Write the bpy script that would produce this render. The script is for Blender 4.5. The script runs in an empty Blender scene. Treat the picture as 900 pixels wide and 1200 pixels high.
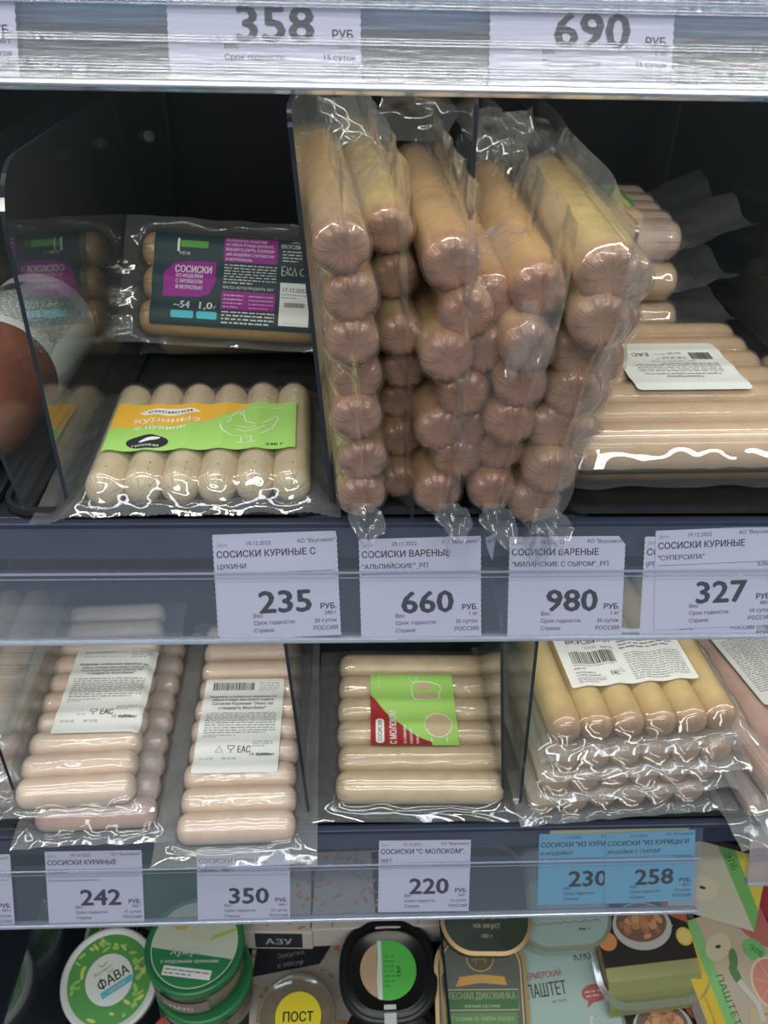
import bpy, bmesh, math, random
import numpy as np
from mathutils import Vector, Matrix
from mathutils.geometry import tessellate_polygon
random.seed(7)
RNG = np.random.RandomState(5)
C = bpy.context.scene.collection
S = bpy.context.scene

# ------------------------------------------------------------------ camera, world, lights
F = 1000.0
_dx = Vector((24000, -80, 1000)).normalized()
_dn = Vector((-36.8, 1470, 1000)); _dn = (_dn - _dx * _dn.dot(_dx)).normalized()
_fw = _dx.cross(_dn)
ROWS = (_dx, _fw, -_dn)                       # world axes written in camera axes (x right, y down, z ahead)
cam = bpy.data.cameras.new('camera')
cam.sensor_fit = 'VERTICAL'; cam.sensor_height = 36; cam.lens = F * 36 / 1200
cam.clip_start = 0.01; cam.clip_end = 50
camo = bpy.data.objects.new('camera', cam); C.objects.link(camo)
camo.matrix_world = Matrix([[r.x, -r.y, -r.z, 0] for r in ROWS] + [[0, 0, 0, 1]])
S.camera = camo
cam.dof.use_dof = True; cam.dof.focus_distance = 0.45; cam.dof.aperture_fstop = 22

w = bpy.data.worlds.new('store_air'); S.world = w; w.use_nodes = True
w.node_tree.nodes['Background'].inputs[0].default_value = (0.60, 0.72, 0.85, 1)
w.node_tree.nodes['Background'].inputs[1].default_value = 0.26

def area(name, loc, target, sx, sy, power, col):
    l = bpy.data.lights.new(name, 'AREA'); l.shape = 'RECTANGLE'; l.size = sx; l.size_y = sy
    l.energy = power; l.color = col
    o = bpy.data.objects.new(name, l); C.objects.link(o); o.location = loc
    o.rotation_euler = (Vector(target) - Vector(loc)).to_track_quat('-Z', 'Y').to_euler()
    return o
area('ceiling_light_row', (0.1, -1.15, 1.25), (0.05, 0.4, -0.3), 2.6, 0.09, 21, (1.0, 0.94, 0.84))
area('far_ceiling_light_row', (-0.2, -2.3, 1.35), (0.05, 0.4, -0.3), 3.2, 0.12, 20, (0.95, 0.95, 0.95))
area('canopy_light', (0.1, -0.05, 1.0), (0.05, 0.35, -0.3), 2.0, 0.12, 9, (0.90, 0.95, 1.0))
area('upper_shelf_light', (0.1, 0.415, 0.012), (0.1, 0.435, -0.3), 1.6, 0.006, 1.7, (1.0, 0.93, 0.80))
area('middle_shelf_light', (0.1, 0.415, -0.291), (0.1, 0.435, -0.6), 1.6, 0.006, 1.25, (1.0, 0.93, 0.82))

vs = S.view_settings
vs.view_transform = 'Standard'; vs.look = 'None'; vs.exposure = 0.0; vs.gamma = 1.0; vs.use_curve_mapping = False
S.cycles.transparent_max_bounces = 48
S.cycles.max_bounces = 8
S.cycles.caustics_reflective = False; S.cycles.caustics_refractive = False

# ------------------------------------------------------------------ measuring helpers
def ray(px, py):
    c = Vector(((px - 450) / F, (py - 600) / F, 1))
    return Vector([r.dot(c) for r in ROWS])
def onY(px, py, y): r = ray(px, py); return r * (y / r.y)
def onZ(px, py, z): r = ray(px, py); return r * (z / r.z)
def onD(px, py, d): return ray(px, py) * d

# ------------------------------------------------------------------ materials
MATS = {}
def nt(name):
    m = bpy.data.materials.new(name); m.use_nodes = True
    t = m.node_tree; t.nodes.clear()
    out = t.nodes.new('ShaderNodeOutputMaterial')
    return m, t, out
def N(t, kind, **kw):
    n = t.nodes.new(kind)
    for k, v in kw.items():
        if k in n.inputs: n.inputs[k].default_value = v
        else: setattr(n, k, v)
    return n
def noise_bump(t, scale, strength, dist=0.001, detail=3, stretch=None, coord='Object'):
    tc = N(t, 'ShaderNodeTexCoord'); src = tc.outputs[coord]
    if stretch:
        mp = N(t, 'ShaderNodeMapping'); mp.inputs['Scale'].default_value = stretch
        t.links.new(src, mp.inputs[0]); src = mp.outputs[0]
    no = N(t, 'ShaderNodeTexNoise'); no.inputs['Scale'].default_value = scale; no.inputs['Detail'].default_value = detail
    t.links.new(src, no.inputs['Vector'])
    b = N(t, 'ShaderNodeBump'); b.inputs['Strength'].default_value = strength; b.inputs['Distance'].default_value = dist
    t.links.new(no.outputs['Fac'], b.inputs['Height'])
    return b, no
def solid(name, col, rough=0.5, spec=0.5, metal=0.0, coat=0.0, var=0.0, vscale=60, bump=0.0, bscale=200, emit=None, stretch=None, transm=0):
    if name in MATS: return MATS[name]
    m, t, out = nt(name)
    p = N(t, 'ShaderNodeBsdfPrincipled')
    p.inputs['Base Color'].default_value = (*col, 1); p.inputs['Roughness'].default_value = rough
    p.inputs['Specular IOR Level'].default_value = spec; p.inputs['Metallic'].default_value = metal
    p.inputs['Coat Weight'].default_value = coat
    p.inputs['Transmission Weight'].default_value = transm
    if var:
        tc = N(t, 'ShaderNodeTexCoord'); no = N(t, 'ShaderNodeTexNoise'); no.inputs['Scale'].default_value = vscale; no.inputs['Detail'].default_value = 4
        src = tc.outputs['Object']
        if stretch:
            mp = N(t, 'ShaderNodeMapping'); mp.inputs['Scale'].default_value = stretch
            t.links.new(src, mp.inputs[0]); src = mp.outputs[0]
        t.links.new(src, no.inputs['Vector'])
        cr = N(t, 'ShaderNodeValToRGB')
        cr.color_ramp.elements[0].position = 0.3; cr.color_ramp.elements[1].position = 0.7
        cr.color_ramp.elements[0].color = (*[max(0, c * (1 - var)) for c in col], 1)
        cr.color_ramp.elements[1].color = (*[min(1, c * (1 + var)) for c in col], 1)
        t.links.new(no.outputs['Fac'], cr.inputs[0]); t.links.new(cr.outputs[0], p.inputs['Base Color'])
    if bump:
        b, _ = noise_bump(t, bscale, bump, stretch=stretch); t.links.new(b.outputs[0], p.inputs['Normal'])
    if emit:
        p.inputs['Emission Color'].default_value = (*emit[0], 1); p.inputs['Emission Strength'].default_value = emit[1]
    t.links.new(p.outputs[0], out.inputs[0])
    MATS[name] = m
    return m
def ink(r, g, b, rough=0.55):
    return solid('ink_%02x%02x%02x' % (int(r * 255), int(g * 255), int(b * 255)), (r, g, b), rough, 0.3)
def clear(name, tint=(0.95, 0.96, 0.96), haze=0.05, hazecol=(0.8, 0.84, 0.86), rough=0.06, f0=0.04, gain=1.0, bump=None, streak=None, fmax=.55):
    """thin clear plastic: lets light through, mirrors by angle, a little milkiness"""
    if name in MATS: return MATS[name]
    m, t, out = nt(name)
    tr = N(t, 'ShaderNodeBsdfTransparent'); tr.inputs[0].default_value = (*tint, 1)
    gl = N(t, 'ShaderNodeBsdfGlossy'); gl.inputs['Roughness'].default_value = rough; gl.inputs[0].default_value = (1, 1, 1, 1)
    df = N(t, 'ShaderNodeBsdfDiffuse'); df.inputs[0].default_value = (*hazecol, 1)
    lw = N(t, 'ShaderNodeLayerWeight'); lw.inputs['Blend'].default_value = 0.5
    pw = N(t, 'ShaderNodeMath', operation='POWER'); pw.inputs[1].default_value = 5
    mu = N(t, 'ShaderNodeMath', operation='MULTIPLY_ADD'); mu.inputs[1].default_value = (1 - f0) * gain; mu.inputs[2].default_value = f0 * gain
    mu.use_clamp = True
    mn = N(t, 'ShaderNodeMath', operation='MINIMUM'); mn.inputs[1].default_value = fmax
    t.links.new(mu.outputs[0], mn.inputs[0])
    t.links.new(lw.outputs['Facing'], pw.inputs[0]); t.links.new(pw.outputs[0], mu.inputs[0])
    m1 = N(t, 'ShaderNodeMixShader'); m1.inputs[0].default_value = haze
    t.links.new(tr.outputs[0], m1.inputs[1]); t.links.new(df.outputs[0], m1.inputs[2])
    m2 = N(t, 'ShaderNodeMixShader')
    t.links.new(mn.outputs[0], m2.inputs[0]); t.links.new(m1.outputs[0], m2.inputs[1]); t.links.new(gl.outputs[0], m2.inputs[2])
    if bump:
        b, no = noise_bump(t, bump[0], bump[1], bump[2] if len(bump) > 2 else 0.001, 2, stretch=streak)
        t.links.new(b.outputs[0], gl.inputs['Normal'])
    t.links.new(m2.outputs[0], out.inputs[0])
    MATS[name] = m
    return m
def sausage_mat(name, col, tip, half, rough=0.42, speck=None, coat=.5, wr=.012):
    """skin colour along the length (browner at the tied ends), fine mottling"""
    if name in MATS: return MATS[name]
    m, t, out = nt(name)
    p = N(t, 'ShaderNodeBsdfPrincipled'); p.inputs['Roughness'].default_value = rough
    p.inputs['Specular IOR Level'].default_value = 0.35
    p.inputs['Subsurface Weight'].default_value = 0.0
    tc = N(t, 'ShaderNodeTexCoord'); sx = N(t, 'ShaderNodeSeparateXYZ'); t.links.new(tc.outputs['Object'], sx.inputs[0])
    ab = N(t, 'ShaderNodeMath', operation='ABSOLUTE'); t.links.new(sx.outputs['X'], ab.inputs[0])
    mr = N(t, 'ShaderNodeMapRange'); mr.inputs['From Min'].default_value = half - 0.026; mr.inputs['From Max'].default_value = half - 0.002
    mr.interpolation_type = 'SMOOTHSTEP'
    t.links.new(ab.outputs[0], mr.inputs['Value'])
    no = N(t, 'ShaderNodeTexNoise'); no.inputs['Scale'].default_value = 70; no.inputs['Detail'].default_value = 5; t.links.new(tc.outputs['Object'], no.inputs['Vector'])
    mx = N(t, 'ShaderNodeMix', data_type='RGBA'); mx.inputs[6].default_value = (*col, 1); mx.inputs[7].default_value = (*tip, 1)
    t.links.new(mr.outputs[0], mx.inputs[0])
    m2 = N(t, 'ShaderNodeMix', data_type='RGBA', blend_type='MULTIPLY'); m2.inputs[0].default_value = 1
    cr = N(t, 'ShaderNodeValToRGB'); cr.color_ramp.elements[0].position = .3; cr.color_ramp.elements[1].position = .7
    cr.color_ramp.elements[0].color = (.88, .86, .84, 1); cr.color_ramp.elements[1].color = (1.06, 1.06, 1.06, 1)
    t.links.new(no.outputs['Fac'], cr.inputs[0]); t.links.new(mx.outputs[2], m2.inputs[6]); t.links.new(cr.outputs[0], m2.inputs[7])
    last = m2.outputs[2]
    if speck:
        vo = N(t, 'ShaderNodeTexVoronoi'); vo.inputs['Scale'].default_value = 230; t.links.new(tc.outputs['Object'], vo.inputs['Vector'])
        lt = N(t, 'ShaderNodeMath', operation='LESS_THAN'); lt.inputs[1].default_value = 0.17; t.links.new(vo.outputs['Distance'], lt.inputs[0])
        n2 = N(t, 'ShaderNodeTexNoise'); n2.inputs['Scale'].default_value = 120; t.links.new(tc.outputs['Object'], n2.inputs['Vector'])
        gt = N(t, 'ShaderNodeMath', operation='GREATER_THAN'); gt.inputs[1].default_value = 0.56; t.links.new(n2.outputs['Fac'], gt.inputs[0])
        ml = N(t, 'ShaderNodeMath', operation='MULTIPLY'); t.links.new(lt.outputs[0], ml.inputs[0]); t.links.new(gt.outputs[0], ml.inputs[1])
        m3 = N(t, 'ShaderNodeMix', data_type='RGBA'); m3.inputs[7].default_value = (*speck, 1)
        t.links.new(ml.outputs[0], m3.inputs[0]); t.links.new(last, m3.inputs[6]); last = m3.outputs[2]
    at = N(t, 'ShaderNodeMath', operation='ARCTAN2'); t.links.new(sx.outputs['Z'], at.inputs[0]); t.links.new(sx.outputs['Y'], at.inputs[1])
    oi = N(t, 'ShaderNodeObjectInfo'); ad = N(t, 'ShaderNodeMath', operation='MULTIPLY_ADD'); ad.inputs[1].default_value = 2.6
    t.links.new(at.outputs[0], ad.inputs[0]); t.links.new(oi.outputs['Random'], ad.inputs[2])
    n1 = N(t, 'ShaderNodeTexNoise', noise_dimensions='1D'); n1.inputs['Scale'].default_value = 2.2; n1.inputs['Detail'].default_value = 2
    t.links.new(ad.outputs[0], n1.inputs['W'])
    pk = N(t, 'ShaderNodeMath', operation='SUBTRACT'); pk.inputs[1].default_value = .5; t.links.new(n1.outputs['Fac'], pk.inputs[0])
    pa = N(t, 'ShaderNodeMath', operation='ABSOLUTE'); t.links.new(pk.outputs[0], pa.inputs[0])
    m4 = N(t, 'ShaderNodeMapRange'); m4.inputs['From Max'].default_value = .035; m4.interpolation_type = 'SMOOTHSTEP'; t.links.new(pa.outputs[0], m4.inputs['Value'])
    iv = N(t, 'ShaderNodeMath', operation='SUBTRACT'); iv.inputs[0].default_value = 1; t.links.new(m4.outputs[0], iv.inputs[1])
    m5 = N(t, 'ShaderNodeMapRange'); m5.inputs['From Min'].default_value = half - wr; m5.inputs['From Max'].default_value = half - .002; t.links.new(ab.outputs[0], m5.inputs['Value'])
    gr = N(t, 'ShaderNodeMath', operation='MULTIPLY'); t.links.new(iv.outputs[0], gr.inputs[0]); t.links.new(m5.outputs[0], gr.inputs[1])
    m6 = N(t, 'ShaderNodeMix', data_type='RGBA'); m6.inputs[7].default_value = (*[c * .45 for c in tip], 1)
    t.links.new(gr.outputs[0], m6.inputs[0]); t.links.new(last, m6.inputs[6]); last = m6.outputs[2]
    t.links.new(last, p.inputs['Base Color'])
    p.inputs['Coat Weight'].default_value = coat; p.inputs['Coat Roughness'].default_value = .06
    cb, _ = noise_bump(t, 75, .30 if coat > .6 else .08, .004); t.links.new(cb.outputs[0], p.inputs['Coat Normal'])
    b = N(t, 'ShaderNodeBump'); b.inputs['Strength'].default_value = .15; b.inputs['Distance'].default_value = .0006
    t.links.new(no.outputs['Fac'], b.inputs['Height']); t.links.new(b.outputs[0], p.inputs['Normal'])
    t.links.new(p.outputs[0], out.inputs[0])
    MATS[name] = m
    return m

FILM = clear('vacuum_film', haze=0.05, rough=0.035, gain=1.3, bump=(40, 0.02, 0.003), fmax=.35)
FILM_WRINKLED = clear('wrinkled_film', haze=0.055, rough=0.06, gain=1.6, bump=(50, 0.5, 0.004), fmax=.35)
FILM_MILKY = clear('milky_film', haze=0.085, rough=0.10, gain=1.3, bump=(50, 0.5, 0.003), fmax=.35)
ACRYL = clear('clear_acrylic', tint=(0.93, 0.96, 0.97), haze=0.015, rough=0.012, gain=1.0)
ACRYL_EDGE = solid('acrylic_edge', (0.02, 0.025, 0.035), 0.12, 0.8)
HOLDER = clear('ticket_channel_plastic', tint=(0.93, 0.95, 0.98), haze=0.045, hazecol=(0.50, 0.56, 0.70), rough=0.12, gain=1.2, bump=(60, 0.05, 0.0006), streak=(1, 12, 12))
HOLDER_RIB = clear('ribbed_channel_plastic', tint=(0.93, 0.96, 0.98), haze=0.05, hazecol=(0.66, 0.74, 0.85), rough=0.13, gain=9.0, fmax=.9, bump=(420, 0.8, 0.0012), streak=(1, .35, .35))
LIP = solid('channel_lip', (0.42, 0.47, 0.56), 0.25, 0.6)
DARK = solid('dark_shelf_metal', (0.018, 0.023, 0.032), 0.35, 0.5, var=.15)
TRAY = solid('black_tray_plastic', (0.022, 0.024, 0.027), 0.28, 0.5, bump=.08, bscale=90, var=.2)
NAVY = solid('navy_fascia', (0.030, 0.042, 0.075), 0.35, 0.5, var=.1)
TOPFASCIA = solid('grey_blue_fascia', (0.17, 0.24, 0.33), 0.45, 0.5, var=.08)
BACK = solid('case_back_panel', (0.010, 0.015, 0.020), 0.5, 0.4, var=.2, vscale=8)
PAPER = solid('ticket_paper', (0.70, 0.66, 0.74), 0.7, 0.2)
PAPER_BLUE = solid('blue_ticket_paper', (0.16, 0.42, 0.56), 0.7, 0.2)
PAPER_YELLOW = solid('yellow_ticket_paper', (0.62, 0.52, 0.20), 0.7, 0.2)
STICK = solid('white_sticker', (0.72, 0.76, 0.74), 0.45, 0.4)
BLACKINK = ink(0.03, 0.032, 0.045)
GREYINK = ink(0.10, 0.10, 0.13)
PALEINK = ink(0.26, 0.26, 0.29)
WHITEINK = ink(0.82, 0.84, 0.82)

# ------------------------------------------------------------------ object helpers
def link(name, me, parent=None, mats=None, smooth=False):
    o = bpy.data.objects.new(name, me); C.objects.link(o)
    if mats and not me.materials:
        for m in mats: me.materials.append(m)
    if smooth:
        me.polygons.foreach_set('use_smooth', [True] * len(me.polygons))
    if parent: o.parent = parent
    return o
def bm_obj(name, bm, mats, parent=None, smooth=False, recalc=True):
    if recalc: bmesh.ops.recalc_face_normals(bm, faces=bm.faces[:])
    me = bpy.data.meshes.new(name); bm.to_mesh(me); bm.free()
    return link(name, me, parent, mats if isinstance(mats, (list, tuple)) else [mats], smooth)
def empty(name, loc=(0, 0, 0), rot=None):
    o = bpy.data.objects.new(name, None); C.objects.link(o); o.empty_display_size = 0.02
    if rot is not None: o.matrix_world = Matrix.Translation(loc) @ rot.to_4x4()
    else: o.location = loc
    return o
def tag(o, label, cat, group=None, kind=None):
    if label: o['label'] = label
    if cat: o['category'] = cat
    if group: o['group'] = group
    if kind: o['kind'] = kind
    return o
def box(bm, x0, x1, y0, y1, z0, z1, mi=0, bev=0.0, seg=2):
    vs_ = [bm.verts.new(p) for p in ((x0, y0, z0), (x1, y0, z0), (x1, y1, z0), (x0, y1, z0), (x0, y0, z1), (x1, y0, z1), (x1, y1, z1), (x0, y1, z1))]
    fs = []
    for idx in ((0, 3, 2, 1), (4, 5, 6, 7), (0, 1, 5, 4), (1, 2, 6, 5), (2, 3, 7, 6), (3, 0, 4, 7)):
        f = bm.faces.new([vs_[i] for i in idx]); f.material_index = mi; fs.append(f)
    if bev:
        es = list({e for f in fs for e in f.edges})
        bmesh.ops.bevel(bm, geom=es, offset=bev, segments=seg, affect='EDGES', profile=.5)
def rounded(w, h, r, n=5, corners=(1, 1, 1, 1)):
    """outline of a rounded rectangle centred on 0, anticlockwise; corners = lower left, lower right, upper right, upper left"""
    pts = []
    for (cx, cy, a0, k) in ((-1, -1, 180, 0), (1, -1, 270, 1), (1, 1, 0, 2), (-1, 1, 90, 3)):
        rr = r * corners[k]
        if rr <= 0: pts.append((cx * w / 2, cy * h / 2)); continue
        for i in range(n + 1):
            a = math.radians(a0 + 90 * i / n)
            pts.append((cx * (w / 2 - rr) + rr * math.cos(a), cy * (h / 2 - rr) + rr * math.sin(a)))
    return pts
def prism(bm, pts, z0, z1, mi=0, side_mi=None):
    a = [bm.verts.new((x, y, z0)) for x, y in pts]; b = [bm.verts.new((x, y, z1)) for x, y in pts]
    f = bm.faces.new(a[::-1]); f.material_index = mi; f = bm.faces.new(b); f.material_index = mi
    n = len(pts)
    for i in range(n):
        f = bm.faces.new((a[i], a[(i + 1) % n], b[(i + 1) % n], b[i])); f.material_index = mi if side_mi is None else side_mi
def lathe(bm, prof, seg=40, mats=None, sx=1, sy=1, sq=2.0):
    """spin a profile [(r,z)]; sq > 2 squares the plan into a rounded rectangle"""
    rings = []
    for r, z in prof:
        ring = []
        for k in range(seg):
            a = 2 * math.pi * k / seg; c, s = math.cos(a), math.sin(a)
            g = (abs(c) ** sq + abs(s) ** sq) ** (-1 / sq)
            ring.append(bm.verts.new((r * g * c * sx, r * g * s * sy, z)))
        rings.append(ring)
    for i in range(len(rings) - 1):
        for k in range(seg):
            f = bm.faces.new((rings[i][k], rings[i][(k + 1) % seg], rings[i + 1][(k + 1) % seg], rings[i + 1][k]))
            if mats: f.material_index = mats[i]
    for ring, i in ((rings[0], 0), (rings[-1], -1)):
        if prof[i][0] > 1e-5:
            f = bm.faces.new(ring)
            if mats: f.material_index = mats[i]

# ------------------------------------------------------------------ printing on things
_tc = {}
def glyphs(s, bold):
    key = s
    if key not in _tc:
        c = bpy.data.curves.new('t', 'FONT'); c.body = s; c.size = 1; c.resolution_u = 2; c.fill_mode = 'NONE'; c.dimensions = '2D'
        o = bpy.data.objects.new('t', c); m = o.to_mesh()
        P = [(x.co[0], x.co[1]) for x in m.vertices]; adj = {}
        for e in m.edges:
            a, b = e.vertices; adj.setdefault(a, []).append(b); adj.setdefault(b, []).append(a)
        o.to_mesh_clear(); bpy.data.objects.remove(o); bpy.data.curves.remove(c)
        seen = set(); loops = []
        for st in adj:                       # follow each closed outline in vertex order
            if st in seen: continue
            lp = [st]; seen.add(st); nx_ = [q for q in adj[st] if q == st + 1] or adj[st]; cur = nx_[0]
            while cur not in seen:
                seen.add(cur); lp.append(cur); k2 = [q for q in adj[cur] if q not in seen]
                if not k2: break
                cur = k2[0]
            loops.append([P[q] for q in lp])
        def sarea(l): return sum(l[q][0] * l[(q + 1) % len(l)][1] - l[(q + 1) % len(l)][0] * l[q][1] for q in range(len(l))) / 2
        def inside(pt, l):
            r_ = False
            for q in range(len(l)):
                (x1, y1), (x2, y2) = l[q], l[(q + 1) % len(l)]
                if (y1 > pt[1]) != (y2 > pt[1]) and pt[0] < (x2 - x1) * (pt[1] - y1) / (y2 - y1) + x1: r_ = not r_
            return r_
        def split(l, depth=0):               # cut an outline that crosses itself into simple ones
            n_ = len(l)
            if depth > 6: return [l]
            for i in range(n_):
                (ax_, ay_), (bx_, by_) = l[i], l[(i + 1) % n_]
                for j in range(i + 2, n_):
                    if i == 0 and j == n_ - 1: continue
                    (cx_, cy_), (ex, ey) = l[j], l[(j + 1) % n_]
                    if max(ax_, bx_) < min(cx_, ex) or max(cx_, ex) < min(ax_, bx_) or max(ay_, by_) < min(cy_, ey) or max(cy_, ey) < min(ay_, by_): continue
                    den = (bx_ - ax_) * (ey - cy_) - (by_ - ay_) * (ex - cx_)
                    if abs(den) < 1e-12: continue
                    t = ((cx_ - ax_) * (ey - cy_) - (cy_ - ay_) * (ex - cx_)) / den; u = ((cx_ - ax_) * (by_ - ay_) - (cy_ - ay_) * (bx_ - ax_)) / den
                    if 1e-6 < t < 1 - 1e-6 and 1e-6 < u < 1 - 1e-6:
                        p = (ax_ + t * (bx_ - ax_), ay_ + t * (by_ - ay_))
                        return split([p] + l[i + 1:j + 1], depth + 1) + split([p] + l[j + 1:] + l[:i + 1], depth + 1)
            return [l]
        loops = [l2 for l in loops if len(l) > 2 for l2 in split(l)]
        loops = [l for l in loops if len(l) > 2 and abs(sarea(l)) > 1e-6]
        v, f = [], []
        if loops:
            def within(a, b): return abs(sarea(a)) < abs(sarea(b)) and sarea(a) * sarea(b) < 0 and all(inside(a[q], b) for q in range(0, len(a), max(1, len(a) // 6)))
            holes = [l for l in loops if any(within(l, b) for b in loops)]; outs = [l for l in loops if l not in holes]
            for ol in outs:
                hs = [h_ for h_ in holes if within(h_, ol)]
                pl = [[Vector((x, y, 0)) for x, y in l] for l in [ol] + hs]
                n0 = len(v); v += [p for l in [ol] + hs for p in l]
                f += [tuple(n0 + q for q in t) for t in tessellate_polygon(pl)]
        v = np.array(v) if v else np.zeros((0, 2))
        _tc[key] = (v, f)
    return _tc[key]
class Print:
    """flat artwork in metres (u right, v up), later laid on a surface"""
    def __init__(s): s.items = []; s.mats = []
    def mi(s, m):
        if m not in s.mats: s.mats.append(m)
        return s.mats.index(m)
    def poly(s, pts, m, cut=True): s.items.append(([tuple(p) for p in pts], [tuple(range(len(pts)))], s.mi(m), cut)); return s
    def rect(s, x0, y0, x1, y1, m, r=0):
        if r: pts = [(x + (x0 + x1) / 2, y + (y0 + y1) / 2) for x, y in rounded(x1 - x0, y1 - y0, r, 4)]
        else: pts = [(x0, y0), (x1, y0), (x1, y1), (x0, y1)]
        return s.poly(pts, m)
    def ell(s, cx, cy, rx, ry, m, n=28, rot=0):
        ca, sa = math.cos(rot), math.sin(rot)
        return s.poly([(cx + rx * math.cos(a) * ca - ry * math.sin(a) * sa, cy + rx * math.cos(a) * sa + ry * math.sin(a) * ca) for a in [2 * math.pi * i / n for i in range(n)]], m)
    def stroke(s, pts, wd, m, closed=False):
        if closed: pts = list(pts) + [pts[0]]
        vs_, fs = [], []
        for i, p in enumerate(pts):
            a = pts[max(i - 1, 0)]; b = pts[min(i + 1, len(pts) - 1)]
            if closed and i in (0, len(pts) - 1): a = pts[-2]; b = pts[1]
            dx_, dy_ = b[0] - a[0], b[1] - a[1]; l = math.hypot(dx_, dy_) or 1
            nx, ny = -dy_ / l * wd / 2, dx_ / l * wd / 2
            vs_ += [(p[0] + nx, p[1] + ny), (p[0] - nx, p[1] - ny)]
            if i: fs.append((2 * i - 2, 2 * i - 1, 2 * i + 1, 2 * i))
        s.items.append((vs_, fs, s.mi(m), False)); return s
    def text(s, t, x, y, h, m, al='l', bold=0.0, w=None, rot=0, sx=1.0):
        v, f = glyphs(t, bold)
        if not len(v): return s
        k = h / 0.729; v = v * k; v = v * np.array([sx, 1])
        x0, x1 = v[:, 0].min(), v[:, 0].max()
        if w: v = v * np.array([w / (x1 - x0), 1]); x0, x1 = v[:, 0].min(), v[:, 0].max()
        off = {'l': -x0, 'r': -x1, 'c': -(x0 + x1) / 2}[al]
        v = v + np.array([off, 0])
        ca, sa = math.cos(rot), math.sin(rot)
        vv = [(x + a * ca - b * sa, y + a * sa + b * ca) for a, b in v]
        bs = bold * 1.7 * k
        sh = [(0, 0)] if bold < .004 else ([(-bs, 0), (bs, 0), (0, bs * .7), (0, -bs * .7)] if bold > .011 else [(-bs * .8, 0), (bs * .8, 0)])
        V2, F2 = [], []
        for (qx, qy) in sh:
            n0 = len(V2); V2 += [(a + qx * ca - qy * sa, b + qx * sa + qy * ca) for a, b in vv]; F2 += [tuple(n0 + i for i in ff) for ff in f]
        s.items.append((V2, F2, s.mi(m), (h > .0025, 1))); return s
    def barcode(s, x0, y0, x1, y1, m, seed=1):
        r = random.Random(seed); x = x0; vs_, fs = [], []
        u = (x1 - x0) / 60
        while x < x1 - u:
            b = u * r.choice((1, 1, 1.5, 2))
            n = len(vs_); vs_ += [(x, y0), (min(x + b, x1), y0), (min(x + b, x1), y1), (x, y1)]; fs.append((n, n + 1, n + 2, n + 3))
            x += b + u * r.choice((0.8, 1, 1.5))
        s.items.append((vs_, fs, s.mi(m), False)); return s
    def para(s, x0, y0, x1, y1, rows, m, seed=1, fill=.42, al='l'):
        """small print too fine to read: rows of word-long dashes, each broken into letter-sized ticks"""
        r = random.Random(seed); vs_, fs = [], []
        p = (y1 - y0) / rows; hh = p * fill
        for i in range(rows):
            y = y1 - (i + .75) * p; x = x0; end = x1 if i < rows - 1 else x0 + (x1 - x0) * r.uniform(.4, .9)
            while x < end:
                wl = r.uniform(1.5, 6) * hh * .9; xe = min(x + wl, end)
                while x < xe:
                    b = hh * r.uniform(.45, .7); n = len(vs_); e = hh * r.uniform(.75, 1.05)
                    vs_ += [(x, y), (min(x + b, xe), y), (min(x + b, xe), y + e), (x, y + e)]; fs.append((n, n + 1, n + 2, n + 3))
                    x += b + hh * .14
                x += hh * .6
        s.items.append((vs_, fs, s.mi(m), False)); return s
    def emit(s, name, surf, parent, lift0=0.0001, step=1.5e-5, cut=0.004):
        V, Fc, MI = [], [], []
        for li, (vs_, fs, mi, cutit) in enumerate(s.items):
            lift = lift0 + li * step
            if isinstance(cutit, tuple): cutit = cutit[0]; lift += 6e-5
            if cutit and cut:
                bm = bmesh.new(); b = [bm.verts.new((x, y, 0)) for x, y in vs_]
                for f in fs: bm.faces.new([b[i] for i in f])
                for ax in (0, 1):
                    lo = min(p[ax] for p in vs_); hi = max(p[ax] for p in vs_); q = math.ceil(lo / cut) * cut
                    while q < hi:
                        bmesh.ops.bisect_plane(bm, geom=bm.verts[:] + bm.edges[:] + bm.faces[:], dist=1e-7, plane_co=(q, 0, 0) if ax == 0 else (0, q, 0), plane_no=(1, 0, 0) if ax == 0 else (0, 1, 0))
                        q += cut
                bm.verts.index_update()
                n = len(V); V += [tuple(surf(v.co.x, v.co.y, lift)) for v in bm.verts]
                for f in bm.faces: Fc.append(tuple(n + v.index for v in f.verts)); MI.append(mi)
                bm.free()
            else:
                n = len(V); V += [tuple(surf(x, y, lift)) for x, y in vs_]
                for f in fs: Fc.append(tuple(n + i for i in f)); MI.append(mi)
        me = bpy.data.meshes.new(name); me.from_pydata(V, [], Fc)
        me.polygons.foreach_set('material_index', MI)
        o = link(name, me, parent, s.mats)
        return o
def flat(u, v, l): return (u, v, l)

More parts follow.
